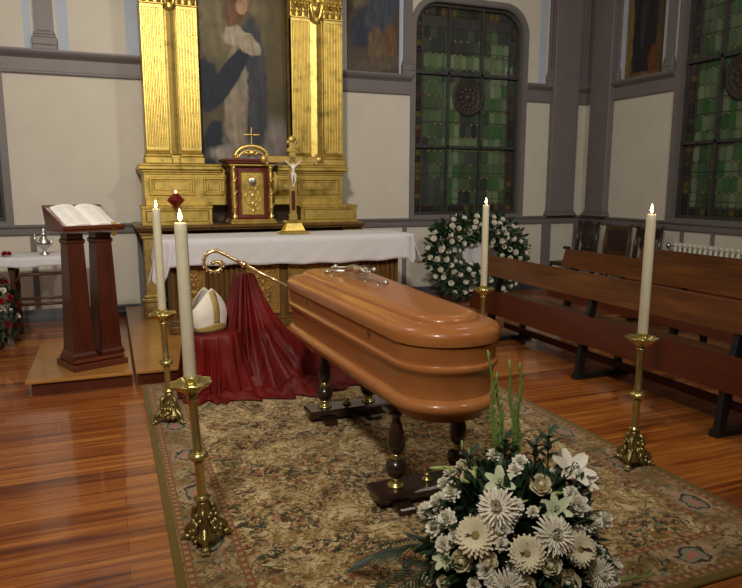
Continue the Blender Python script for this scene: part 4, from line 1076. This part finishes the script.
# ---------------------------------------------------------------- pews
def pew(label, x, y0, y1, ysup, bracket=False):
    """the pews stand with their backs towards the coffin; x is the front tip of the feet"""
    t = thing('pew', label, 'pew', (x+.2, (y0+y1)/2, 0), 0, 'long wooden pews on the right')
    m = MB(); m.prism([(x+.105, .655), (x+.130, .652), (x+.180, .842), (x+.170, .850), (x+.156, .846)], 'y', y0, y1-.13); m.build('backrest', 'pew', t)
    m = MB(); m.prism([(x+.022, .300), (x+.046, .296), (x+.100, .508), (x+.090, .516), (x+.076, .512)], 'y', y0, y1); m.build('lower_back_board', 'seat', t)
    m = MB(); m.prism([(x+.115, .425), (x+.50, .440), (x+.515, .425), (x+.50, .410), (x+.115, .395)], 'y', y0, y1-.05); m.build('seat', 'pew', t)
    m = MB(); m.box((x+.40, y0+.08, .06), (x+.43, y1-.08, .12), None, .004); m.build('stretcher', 'seat', t)
    for ys_ in ysup:
        m = MB()
        m.prism([(x, 0), (x+.55, 0), (x+.55, .035), (x, .045)], 'y', ys_-.03, ys_+.03)
        m.prism([(x+.02, .03), (x+.075, .03), (x+.215, .80), (x+.180, .80), (x+.13, .645), (x+.10, .52), (x+.048, .29)], 'y', ys_-.022, ys_+.022)
        m.prism([(x+.10, .37), (x+.48, .39), (x+.48, .41), (x+.11, .40)], 'y', ys_-.022, ys_+.022)
        m.prism([(x+.43, .03), (x+.48, .03), (x+.46, .40), (x+.42, .40)], 'y', ys_-.022, ys_+.022)
        m.build('end_support', 'black', t)
    if bracket:
        m = MB(); m.box((x+.15, y1-.16, .845), (x+.21, y1-.08, .875), None, .01); m.build('end_cap', 'black', t)
    return t
pew('nearest long wooden pew, its back to the coffin, on black feet', 3.43, -.2, 5.93, (5.58, 4.20, 2.86, 1.4, .1))
pew('second wooden pew, between the nearest pew and the row before the radiator', 4.60, -.2, 6.20, (5.9, 4.4, 2.9, 1.4, .1), True)
pew('furthest wooden pew, in front of the white radiator', 5.52, -.2, 6.02, (5.85, 4.4, 2.9, 1.4, .1))
# ---------------------------------------------------------------- chairs by the right wall
def chair(label, yc, kind, wd=.50):
    t = thing('chair', label, 'chair', (6.25, yc, 0), 0, 'old high-backed chairs by the right wall')
    mat = 'dark' if kind == 'carved' else 'chair'; X0, X1 = 6.02, 6.50
    m = MB(); m.box((X0, yc-wd/2+.02, .40), (X1, yc+wd/2-.02, .455), None, .012); m.build('seat', 'leather', t)
    for s in (-1, 1):
        y = yc+s*(wd/2-.025)
        m = MB(); m.tube([(X1-.02, y, 0), (X1-.02, y, .45), (X1+.0, y, .75), (X1+.04, y, 1.0)], [.022, .024, .023, .02], 8)
        m.sph((X1+.045, y, 1.02), .027, 8, 6); m.build('back_post', mat, t)
        m = MB(); m.lathe([(.022, 0), (.03, .02), (.02, .05), (.026, .15), (.018, .2), (.028, .3), (.024, .42)], 10, Matrix.Translation((X0+.03, y, 0))); m.build('front_leg', mat, t)
    m = MB()
    if kind == 'carved':
        zz = [(-.20, .95), (-.16, 1.0), (-.1, .985), (-.05, 1.03), (0, 1.05), (.05, 1.03), (.1, .985), (.16, 1.0), (.20, .95), (.20, .88), (.1, .86), (0, .88), (-.1, .86), (-.20, .88)]
        m.prism([(yc+a, b) for a, b in zz], 'x', X1+.01, X1+.05); m.box((X1, yc-.2, .55), (X1+.03, yc+.2, .60), None, .006)
        m.prism([(yc-.12, .6), (yc+.12, .6), (yc+.09, .68), (yc+.13, .76), (yc+.10, .87), (yc-.10, .87), (yc-.13, .76), (yc-.09, .68)], 'x', X1, X1+.035)
        for k in range(3):
            for s in (-1, 1): m.sph((X1-.002, yc+s*.05, .66+k*.08), .03, 8, 6, None, (.5, 1, 1))
        m.build('carved_back', 'dark', t)
    else:
        m.box((X1, yc-wd/2+.03, .58), (X1+.035, yc+wd/2-.03, .66), None, .006); m.box((X1+.01, yc-wd/2+.03, .93), (X1+.05, yc+wd/2-.03, 1.0), None, .01)
        for s in (-1, 1): m.box((X1, yc+s*(wd/2-.05)-.02, .6), (X1+.04, yc+s*(wd/2-.05)+.02, .97), None, .006)
        b = m.build('back_frame', 'chair', t); m = MB(); m.box((X1+.008, yc-wd/2+.06, .65), (X1+.032, yc+wd/2-.06, .94), None, .01); m.build('leather_panel', 'leather', t)
    for q in (yc-wd/2+.03, yc+wd/2-.055):
        m = MB(); m.box((X0+.02, q, .12), (X1, q+.025, .15)); m.build('stretcher', mat, t)
chair('dark carved wooden chair nearest the corner pilasters', 7.84, 'carved', .46)
chair('brown framed chair with a square leather back between the two carved chairs', 7.22, 'panel', .50)
chair('dark carved wooden chair beside the white radiator', 6.66, 'carved', .46)
# ---------------------------------------------------------------- radiator
rd = thing('radiator', 'white cast iron column radiator below the right stained glass window', 'radiator', (6.62, 5.3, 0))
for k in range(24):
    y = 6.26-k*.075; m = MB()
    for x in (6.58, 6.65):
        m.tube([(x, y, .12), (x, y, .80)], .019, 8)
        m.sph((x, y, .82), .027, 8, 6, None, (1.2, .85, 1)); m.sph((x, y, .15), .027, 8, 6, None, (1.2, .85, 1))
    m.box((6.575, y-.019, .78), (6.655, y+.019, .845), None, .014); m.box((6.575, y-.019, .11), (6.655, y+.019, .17), None, .014)
    m.tube([(6.615, y-.04, .80), (6.615, y+.04, .80)], .018, 8); m.tube([(6.615, y-.04, .15), (6.615, y+.04, .15)], .018, 8)
    if k in (0, 23): m.box((6.59, y-.018, 0), (6.64, y+.018, .12))
    m.build('radiator_section', 'rad', rd)
m = MB(); m.tube([(6.615, 6.27, .80), (6.615, 6.36, .80)], .012, 8); m.sph((6.60, 6.39, .80), .03, 10, 8, None, (1, 1, 1.2)); m.tube([(6.60, 6.40, .80), (6.60, 6.40, .0)], .009, 8); m.build('valve', 'silver', rd)

# ---------------------------------------------------------------- flowers: shared kinds (built in local space, facing +z)
def me_of(mb, name, mat):
    me = D.meshes.new(name); me.from_pydata(mb.v, [], mb.f); me.update()
    me.polygons.foreach_set('use_smooth', mb.sm); me.materials.append(MT[mat]); return me
def petal(m, a, L_, w_, lift, curl, r0=.1, cup=0.0, z0=0):
    """petal leaving the centre in direction a; lift: rise angle"""
    n = 4; ca, sa = cos(a), sin(a); vs = []
    for i in range(n+1):
        t = i/n; an = lift-curl*t; r = r0+L_*t*cos(lift-curl*t*.5); z = z0+L_*t*sin(lift-curl*t*.5)
        ww = w_*(sin(pi*(.12+.80*t)))**.7*.5
        for q in (-1, 0, 1): vs.append((r*ca-q*ww*sa, r*sa+q*ww*ca, z+(abs(q)*cup*w_)))
    fs = [(i*3+q, i*3+q+1, i*3+q+4, i*3+q+3) for i in range(n) for q in (0, 1)]
    m.add(vs, fs, True)
def rose_mesh(name, mat, seed=0):
    """overlapping cupped petals, each a patch of a shell around the heart"""
    rr = random.Random(seed); m = MB()
    m.sph((0, 0, .42), .30, 8, 6, None, (1, 1, 1.2))
    for n, lift, curl, L_, w_, r0 in ((3, 1.25, -.5, .72, .62, .14), (4, 1.02, -.75, .82, .80, .18), (5, .72, -.95, .95, .90, .20), (6, .34, -.95, 1.0, .92, .20), (6, .05, -.75, .95, .85, .2)):
        ph = rr.random()*3
        for k in range(n): petal(m, 2*pi*k/n+ph+rr.uniform(-.12, .12), L_*rr.uniform(.92, 1.06), w_*1.1, lift, curl+rr.uniform(-.12, .12), r0, .10, -.02)
    return me_of(m, name, mat)
def carnation_mesh(name, mat, seed):
    rr = random.Random(seed); m = MB()
    for j in range(7):
        n = 11-j
        for k in range(n):
            a = 2*pi*k/n+j*.7+rr.random()*.3
            petal(m, a, (.95-.05*j)*rr.uniform(.85, 1.1), .46, .05+j*.23+rr.uniform(-.1, .1), rr.uniform(-.2, .3), .06, rr.uniform(-.25, .25), .05*j)
    return me_of(m, name, mat)
def daisy_mesh(name, mat, n, rings, L_, w_):
    m = MB()
    for j in range(rings):
        for k in range(n): petal(m, 2*pi*(k+.5*j)/n, L_*(1-.13*j), w_, .08+.22*j, .25, .18, .03, .02*j)
    return me_of(m, name, mat)
def mum_mesh(name, mat, seed):
    rr = random.Random(seed); m = MB()
    for j in range(6):
        n = 24-2*j; lf = .0+j*.27
        for k in range(n): petal(m, 2*pi*k/n+j*.3+rr.random()*.12, (1-.06*j)*(.9+.2*rr.random()), .14, lf+.1*rr.random(), .35-.8*(j > 3), .10, .3, .02*j)
    return me_of(m, name, mat)
def lily_mesh(name, mat):
    m = MB()
    for k in range(3): petal(m, k*2.094, 1.05, .52, .95, .95, .06, .14, -.3)
    for k in range(3): petal(m, k*2.094+1.047, 1.1, .62, .95, .85, .06, .14, -.28)
    return me_of(m, name, mat)
RM = [rose_mesh('rose_bloom', 'cream', 1), rose_mesh('white_rose_bloom', 'white', 2)]
RRED = carnation_mesh('red_carnation_bloom', 'redp', 3); CARN = carnation_mesh('white_carnation_bloom', 'white', 5)
GER = daisy_mesh('gerbera_bloom', 'cream', 20, 3, .82, .22); MUM = mum_mesh('chrysanthemum_bloom', 'white', 4); LIL = lily_mesh('lily_bloom', 'lily'); LILW = lily_mesh('white_lily_bloom', 'white')
_m2 = MB(); _m2.lathe([(.19, .05), (.18, .10), (.12, .12), (.01, .10)], 16); DISC = me_of(_m2, 'flower_disc', 'disc')
_m2 = MB()
for k in range(6): _m2.tube([(.03*cos(k), .03*sin(k), -.2), (.12*cos(k*1.047), .12*sin(k*1.047), .35)], .012, 5); _m2.sph((.13*cos(k*1.047), .13*sin(k*1.047), .37), .045, 6, 5, None, (1, 1, .6))
STAM = me_of(_m2, 'stamen_cluster', 'leather')
_m2 = MB(); _m2.lathe([(.05, 0), (.16, .25), (.20, .6), (.16, 1.0), (.07, 1.35), (.01, 1.5)], 12); BUD = me_of(_m2, 'flower_bud', 'bud')
def place(name, me, parent, p, nrm, size, spin=0, child=None):
    o = D.objects.new(name, me); COL.objects.link(o); o.parent = parent
    q = V(nrm).normalized().to_track_quat('Z', 'Y').to_matrix().to_4x4()
    inv = wmat(parent).inverted()
    M_ = inv @ (Matrix.Translation(V(p)) @ q @ Matrix.Rotation(spin, 4, 'Z') @ Matrix.Scale(size, 4))
    o.location = M_.to_translation(); o.rotation_euler = M_.to_euler(); o.scale = (size,)*3
    if child:
        c = D.objects.new(child[0], child[1]); COL.objects.link(c); c.parent = o
    return o

# wreath on an easel by the back wall
WC, WRX, WRZ = V((4.56, 7.62, .64)), .56, .34
wr = thing('flower_wreath', 'large green wreath studded with white roses on an easel behind the pews', 'wreath', (4.56, 7.68, 0))
rr = random.Random(11)
def wpt(a, b, k=1.0):
    """point on the wreath: a around, b around the tube"""
    tr = .20*k; c = V((cos(a)*(WRX+.0), 0, sin(a)*WRZ)); n = V((cos(a), 0, sin(a)*1.1)).normalized()
    d = n*cos(b)+V((0, -1, 0))*sin(b); p = WC+c+V((n.x*cos(b)*tr, -sin(b)*tr*.6, n.z*cos(b)*tr)); p.y += (p.z-.6)*.22
    return p, d
m = MB()
for k in range(2600):
    a, b = rr.random()*2*pi, rr.uniform(-.6, pi+.6); p, d = wpt(a, b, rr.uniform(.35, .85))
    dd = (d+V((rr.uniform(-1, 1), rr.uniform(-.8, .3), rr.uniform(-1, 1)))*.8).normalized(); m.leaf(p, dd, rr.uniform(.06, .12), rr.uniform(.03, .05), V((0, -1, .3)))
for k in range(60):
    a = rr.random()*2*pi; p, d = wpt(a, rr.uniform(-.1, .5), .95); m.leaf(p, (d+V((0, -.2, 0))).normalized(), rr.uniform(.10, .16), .045, V((0, -1, 0)))
fo = m.build('foliage', 'leaf', wr, fix=False); fo['kind'] = 'stuff'
cnt = 0; used = []
while cnt < 98:
    a, b = rr.random()*2*pi, rr.uniform(.2, 2.9); p, d = wpt(a, b, 1.04)
    if any((p-q).length < .085 for q in used): 
        b = rr.uniform(.3, 2.9); 
        if rr.random() < .98: continue
    used.append(p); cnt += 1; place('rose', RM[1], wr, p, (d+V((0, -.5, .2))).normalized(), rr.uniform(.032, .040), rr.random()*6)
m = MB(); m.tube([(3.98, 7.60, 0), (4.50, 7.92, 1.02)], .018, 8); m.tube([(5.12, 7.60, 0), (4.62, 7.92, 1.02)], .018, 8); m.tube([(4.56, 8.15, 0), (4.56, 7.93, .98)], .018, 8); m.build('easel', 'black', wr)
m = MB()
def rib(u, v): return (4.50+.34*(u-.5)+.03*v, 7.66-.02*sin(u*9), .80-.62*v-.06*u*v)
m.grid(rib, 8, 10); m.build('ribbon', 'cloth', wr, solid=.003)

# small altar table at the far left with linen, cruet and red-white flowers
tbl = thing('side_table', 'small dark wooden credence table by the left back wall', 'table', (-.92, 7.5, 0))
m = MB(); m.box((-1.55, 7.25, .80), (-.30, 7.75, .835), None, .006); m.build('table_top', 'chair', tbl)
for x, y in ((-.92, 7.32), (-.92, 7.68), (-.36, 7.68), (-.36, 7.32)):
    m = MB(); m.lathe([(.035, 0), (.028, .03), (.018, .12), (.028, .2), (.018, .35), (.03, .5), (.02, .62), (.034, .72), (.034, .80)], 12, Matrix.Translation((x, y, 0))); m.build('leg', 'chair', tbl)
for P_ in ([(-.92, 7.32, .42), (-.36, 7.32, .42)], [(-.90, 7.32, .58), (-.84, 7.32, .66), (-.36, 7.32, .67)], [(-.92, 7.68, .3), (-.36, 7.68, .3)]):
    m = MB(); m.tube(P_, .015, 8); m.build('stretcher', 'chair', tbl)
m = MB()
def tc_(u, v):
    x = -1.56+1.29*u
    if v < .6: return (x, 7.77-.54*v/.6, .842)
    t = (v-.6)/.4; return (x, 7.23-.006*sin(x*30)*t-.01*t, .842-(.095+.01*sin(x*14))*t)
m.grid(tc_, 50, 12); tag(m.build('table_cloth', 'cloth', None, solid=.004), 'white cloth on the small side table at far left', 'cloth')
cr = thing('cruet', 'cut glass and silver cruet vessel on the side table by the lectern', 'vessel', (-.62, 7.42, .846))
m = MB(); m.lathe([(.045, 0), (.048, .008), (.015, .03), (.02, .05), (.055, .09), (.06, .13), (.03, .17), (.025, .2), (.038, .225), (.036, .225), (.022, .2)], 20); L(m, 'vessel', 'silver', cr)
m = MB(); m.tube([(.03, 0, .2), (.075, 0, .17), (.07, 0, .10), (.05, 0, .085)], .006, 6); m.tube([(-.05, 0, .09), (-.08, 0, .15), (-.085, 0, .22)], [.012, .008, .006], 6); L(m, 'handle', 'silver', cr)
m = MB(); m.lathe([(.03, .226), (.02, .24), (.008, .25), (.012, .262), (.002, .27)], 12); L(m, 'lid', 'silver', cr)
fa = thing('flower_arrangement', 'red and white carnation arrangement standing on the floor at far left', 'flower arrangement', (-1.10, 7.02, 0))
m = MB(); m.lathe([(.10, 0), (.15, .18), (.16, .2), (.13, .2)], 16, Matrix.Translation((-1.10, 7.02, 0))); m.build('pot', 'dark', fa)
m = MB(); used = []
for k in range(700):
    d = V((rr.gauss(0, 1), rr.gauss(0, 1), rr.gauss(0, .9))).normalized(); p = V((-1.10, 7.02, .36))+V((d.x*.22, d.y*.18, d.z*.30))
    if p.z < .1: continue
    m.leaf(p, (d+V((rr.uniform(-1, 1), rr.uniform(-1, 1), rr.uniform(-1, 1)))*.7).normalized(), rr.uniform(.05, .11), .025)
fo = m.build('foliage', 'leaf', fa, fix=False); fo['kind'] = 'stuff'
k = 0
while k < 30:
    d = V((rr.gauss(0, 1), -abs(rr.gauss(0, 1)), rr.gauss(0, 1))).normalized(); p = V((-1.10, 7.02, .38))+V((d.x*.25, d.y*.22, d.z*.33))
    if any((p-q).length < .075 for q in used) or p.z < .1: continue
    used.append(p); place('carnation', RRED if k % 3 else CARN, fa, p, d, .034, rr.random()*6); k += 1
vs_ = thing('flower_bunch', 'red blossoms lying at the left end of the side table cloth', 'flowers', (-1.0, 7.38, .846))
for k in range(5): place('carnation', RRED, vs_, V((-1.0+.06*cos(k*1.3), 7.38+.05*sin(k*1.3), .868)), (cos(k)*.5, -.3, 1), .030, k)

# ---------------------------------------------------------------- big bouquet in the foreground
F_, YAW, PIT, ROL, HC = 659.56, .377306, .163577, -.002137, 1.55
fw = V((sin(YAW)*cos(PIT), cos(YAW)*cos(PIT), -sin(PIT))); rg = V((cos(YAW), -sin(YAW), 0)); dnv = fw.cross(rg)
rg, dnv = rg*cos(ROL)+dnv*sin(ROL), dnv*cos(ROL)-rg*sin(ROL)
CAM = V((0, 0, HC))
BC, BR = V((1.335, 1.93, .20)), V((.31, .31, .335))
def on_dome(u, v, k=1.0):
    """where the line of sight through (u, v) meets the dome of flowers"""
    d = (fw + rg*((u-371)/F_) + dnv*((v-294)/F_))
    o = V([(CAM[i]-BC[i])/(BR[i]*k) for i in range(3)]); e = V([d[i]/(BR[i]*k) for i in range(3)])
    A, B_, C_ = e.dot(e), 2*o.dot(e), o.dot(o)-1; q = B_*B_-4*A*C_
    t = (-B_-math.sqrt(q))/(2*A) if q > 0 else -B_/(2*A)
    p = CAM+d*t; n = V([(p[i]-BC[i])/BR[i]**2 for i in range(3)]).normalized()
    return p, n
bq = thing('bouquet', 'large white and cream flower arrangement on the carpet before the coffin', 'flower arrangement', (1.335, 1.93, ZR))
m = MB(); m.lathe([(.13, ZR), (.17, ZR+.11), (.175, ZR+.12), (.15, ZR+.12)], 24, Matrix.Translation((1.335, 1.93, 0))); m.build('basket', 'leaf', bq)
m = MB(); rr = random.Random(21)
for k in range(2600):
    d = V((rr.gauss(0, 1), rr.gauss(0, 1), rr.gauss(0, 1))).normalized(); s = rr.uniform(.50, .93)
    p = BC+V((d.x*BR.x, d.y*BR.y, d.z*BR.z))*s
    if p.z < .03: continue
    dd = (d+V((rr.uniform(-1, 1), rr.uniform(-1, 1), rr.uniform(-.6, .8)))*.7).normalized()
    if p.z+dd.z*.1 < .02: dd.z = abs(dd.z)
    m.leaf(p, dd, rr.uniform(.05, .11), rr.uniform(.018, .04), V((0, 0, 1)) if rr.random() < .5 else V((1, .3, .2)))
fo = m.build('foliage', 'leaf', bq, fix=False); fo['kind'] = 'stuff'
m = MB()
for bx_, by_, hh in ((548, 455, .12), (535, 462, .11), (470, 470, .10), (575, 500, .10), (505, 455, .1)):    # glossy sprigs at the top
    p, n = on_dome(bx_, by_, .95)
    for k in range(9):
        z = hh*k/9; a = k*2.4; m.leaf(p+V((0, 0, z-.03)), V((cos(a), sin(a), .9)).normalized(), .065, .028)
    m.tube([p-V((0, 0, .06)), p+V((0, 0, hh))], .003, 5)
m.build('sprig', 'leaf', bq, fix=False)
FL = [('gerbera', 493, 533, 20), ('gerbera', 565, 513-1, 0), ('gerbera', 478, 536, 22), ('gerbera', 526, 553, 19), ('gerbera', 576, 549, 18), ('mum', 499, 511, 21), ('mum', 551, 536, 20), ('mum', 508, 585, 18), ('mum', 593, 572, 17),
      ('rose', 465, 468, 13), ('rose', 497, 530, 11), ('rose', 551, 565, 12), ('rose', 461, 561, 12), ('rose', 430, 574, 12), ('rose', 443, 583, 8), ('rose', 527, 585, 10), ('rose', 568, 583, 14), ('rose', 541, 484, 12),
      ('wrose', 438, 503, 11), ('wrose', 447, 519, 11), ('wrose', 436, 527, 12), ('wrose', 444, 545, 10), ('wrose', 455, 536, 8), ('wrose', 605, 520, 9), ('wrose', 590, 521, 14), ('wrose', 577, 505, 13), ('wrose', 597, 553, 10), ('wrose', 612, 565, 12),
      ('wrose', 445, 484, 9), ('wrose', 452, 492, 10), ('wrose', 494, 455, 8), ('wrose', 520, 462, 9), ('wrose', 559, 474, 10), ('wrose', 577, 489, 12), ('wrose', 486, 571, 11), ('wrose', 533, 512, 7), ('wrose', 492, 580, 10), ('wrose', 474, 585, 8), ('wrose', 514, 528+40, 9),
      ('lily', 500, 483, 15), ('lily', 556, 510, 15), ('wlily', 572, 470, 21), ('wlily', 585, 480, 14), ('lily', 444, 559, 11), ('wlily', 605, 580, 14), ('wrose', 570, 590, 12), ('wrose', 515, 470, 8), ('mum', 430, 512, 9)]
for k in range(14):     # small white filler blossoms between the large ones
    FL.append(('wrose' if k % 3 else 'rose', 432+170*rr.random(), 468+118*rr.random(), 7+3*rr.random()))
for kind, u, v, px in FL:
    if not px or kind == 'gerbera' and u == 493: continue
    p, n = on_dome(u, v, 1.02); dep = (p-CAM).dot(fw); r = px/F_*dep
    if p.z < .04: p.z = .04
    to = (CAM-p).normalized(); nn = (n*.75+to*.55+V((rr.uniform(-.15, .15), rr.uniform(-.15, .15), .1))).normalized()
    sp = rr.random()*6
    if kind in ('gerbera', 'mum'): p = p+n*.018
    if kind == 'gerbera': place('gerbera', GER, bq, p, nn, r, sp, ('disc', DISC))
    elif kind == 'mum': place('chrysanthemum', MUM, bq, p, nn, r*.95, sp, ('disc', DISC))
    elif kind == 'rose': place('rose', RM[0], bq, p-nn*r*.5, nn, r*.95, sp)
    elif kind == 'wrose': place('carnation', CARN, bq, p-nn*r*.2, nn, r*1.02, sp)
    elif kind == 'lily': place('lily', LIL, bq, p, nn, r*1.1, sp, ('stamens', STAM))
    else: place('lily', LILW, bq, p, nn, r*1.1, sp, ('stamens', STAM))
for u, v, du, dv, s in ((446, 468, -1, -.1, .045), (455, 470, -.6, .1, .035), (462, 440, .0, -1, .026), (474, 466, .1, -1, .04), (470, 483, -1, .4, .026), (518, 504, 1, .3, .026), (508, 503+2, 1, .2, .02), (552, 493, 1, -.1, .03), (545, 505, -1, -.7, .026), (549, 450, .2, -1, .035), (468, 448, .3, -1, .03)):
    p, n = on_dome(u, v, 1.03); place('flower_bud', BUD, bq, p, rg*du-dnv*dv+V((0, 0, .1)), s*1.0)
for i, (u0, u1, vt, y) in enumerate(((497, 489, 350, 2.06), (502, 497, 372, 2.10), (517, 508, 360, 2.10), (514, 521, 362, 2.05))):   # tall green gladiolus spikes
    def at(u, v, y):
        d = fw+rg*((u-371)/F_)+dnv*((v-294)/F_); return CAM+d*(y/d.y)
    a, b = at(u0, 470, y), at(u1, vt, y); m = MB(); n = 12
    pts = [a.lerp(b, k/n)+V((.006*sin(k*.9+i*2), 0, 0)) for k in range(n+1)]
    m.tube(pts, [.009-.005*k/n for k in range(n+1)], 6)
    for k in range(3, n*2):
        q = k/(n*2); p = a.lerp(b, q)+V((.006*sin(q*n*.9+i*2), 0, 0)); s = 1 if k % 2 else -1
        m.leaf(p+V((s*.003, -.002, 0)), V((s*.25, -.1, 1)), .048*(1.25-q), .020*(1.3-q), V((0, -1, 0)))
    m.build('gladiolus_stem', 'leaf2', bq, fix=False)
def frond(pts, LL, n=26):
    m = MB(); P_ = [V(p) for p in pts]
    def c(t):
        k = min(len(P_)-2, int(t*(len(P_)-1))); return P_[k].lerp(P_[k+1], t*(len(P_)-1)-k)
    m.tube([c(i/12) for i in range(13)], [.004-.003*i/12 for i in range(13)], 6)
    for i in range(n):
        t = .12+.86*i/n; p = c(t); d = (c(min(1, t+.02))-c(t-.02)).normalized(); sd = d.cross(V((0, 0, 1))).normalized()
        for s in (-1, 1): m.leaf(p, (d*.75+sd*s*1.0+V((0, 0, .12-.2*t))).normalized(), LL*(1-.55*abs(t-.35)), .009, V((0, 0, 1)), .12)
    return m
for pts in ([(1.17, 1.98, .12), (1.0, 2.0, .15), (.84, 1.98, .10), (.70, 1.93, .035)], [(1.15, 2.08, .14), (1.03, 2.13, .18), (.92, 2.2, .14), (.84, 2.28, .06)], [(1.15, 1.9, .1), (1.0, 1.86, .12), (.86, 1.84, .07), (.76, 1.80, .03)]):
    frond(pts, .12).build('palm_frond', 'palm', bq, fix=False)
m = MB(); m.tube([(1.60, 1.80, .10), (1.74, 1.78, .07), (1.86, 1.80, .045), (1.93, 1.83, .05)], [.006, .006, .005, .002], 6)
for k in range(4): m.leaf((1.66+k*.06, 1.79, .08-k*.01), (1, .1*(-1)**k, .3), .05, .012)
m.build('loose_stem', 'leaf2', bq, fix=False)

# ---------------------------------------------------------------- lights of the room
def area(name, loc, size, energy, color, rot=(0, 0, 0), spread=180):
    l = D.lights.new(name, 'AREA'); l.shape = 'RECTANGLE'; l.size, l.size_y = size; l.energy = energy; l.color = color; l.spread = R(spread)
    o = D.objects.new(name, l); COL.objects.link(o); o.location = loc; o.rotation_euler = rot; return o
WARM = (1, .915, .80)
def aim(o, tgt):
    d = V(tgt)-o.location; o.rotation_euler = d.to_track_quat('-Z', 'Y').to_euler()
aim(area('ceiling_spotlight', (-.8, -.2, 4.6), (.4, .4), 140, WARM, spread=120), (1.0, 8.3, 2.0))
aim(area('ceiling_spotlight', (3.2, .4, 4.6), (.4, .4), 50, WARM, spread=120), (3.4, 8.3, 2.0))
area('ceiling_lamp', (.4, 5.6, 4.85), (.9, .9), 30, WARM)
area('ceiling_lamp', (4.2, 6.0, 4.85), (.5, .5), 8, WARM)
wd = D.worlds.new('night'); bpy.context.scene.world = wd; wd.use_nodes = True
wd.node_tree.nodes['Background'].inputs[0].default_value = (.02, .03, .05, 1); wd.node_tree.nodes['Background'].inputs[1].default_value = .3

# ---------------------------------------------------------------- camera
cd = D.cameras.new('camera'); cam = D.objects.new('camera', cd); COL.objects.link(cam)
cd.sensor_fit = 'HORIZONTAL'; cd.sensor_width = 36; cd.lens = 36*F_/742; cd.clip_start = .02; cd.clip_end = 60
cam.matrix_world = Matrix.Translation(CAM) @ Matrix(((rg.x, -dnv.x, -fw.x), (rg.y, -dnv.y, -fw.y), (rg.z, -dnv.z, -fw.z))).to_4x4()
sc_ = bpy.context.scene; sc_.camera = cam
sc_.view_settings.view_transform = 'Standard'; sc_.view_settings.look = 'None'; sc_.view_settings.gamma = 1
sc_.view_settings.exposure = 0; sc_.view_settings.use_curve_mapping = False
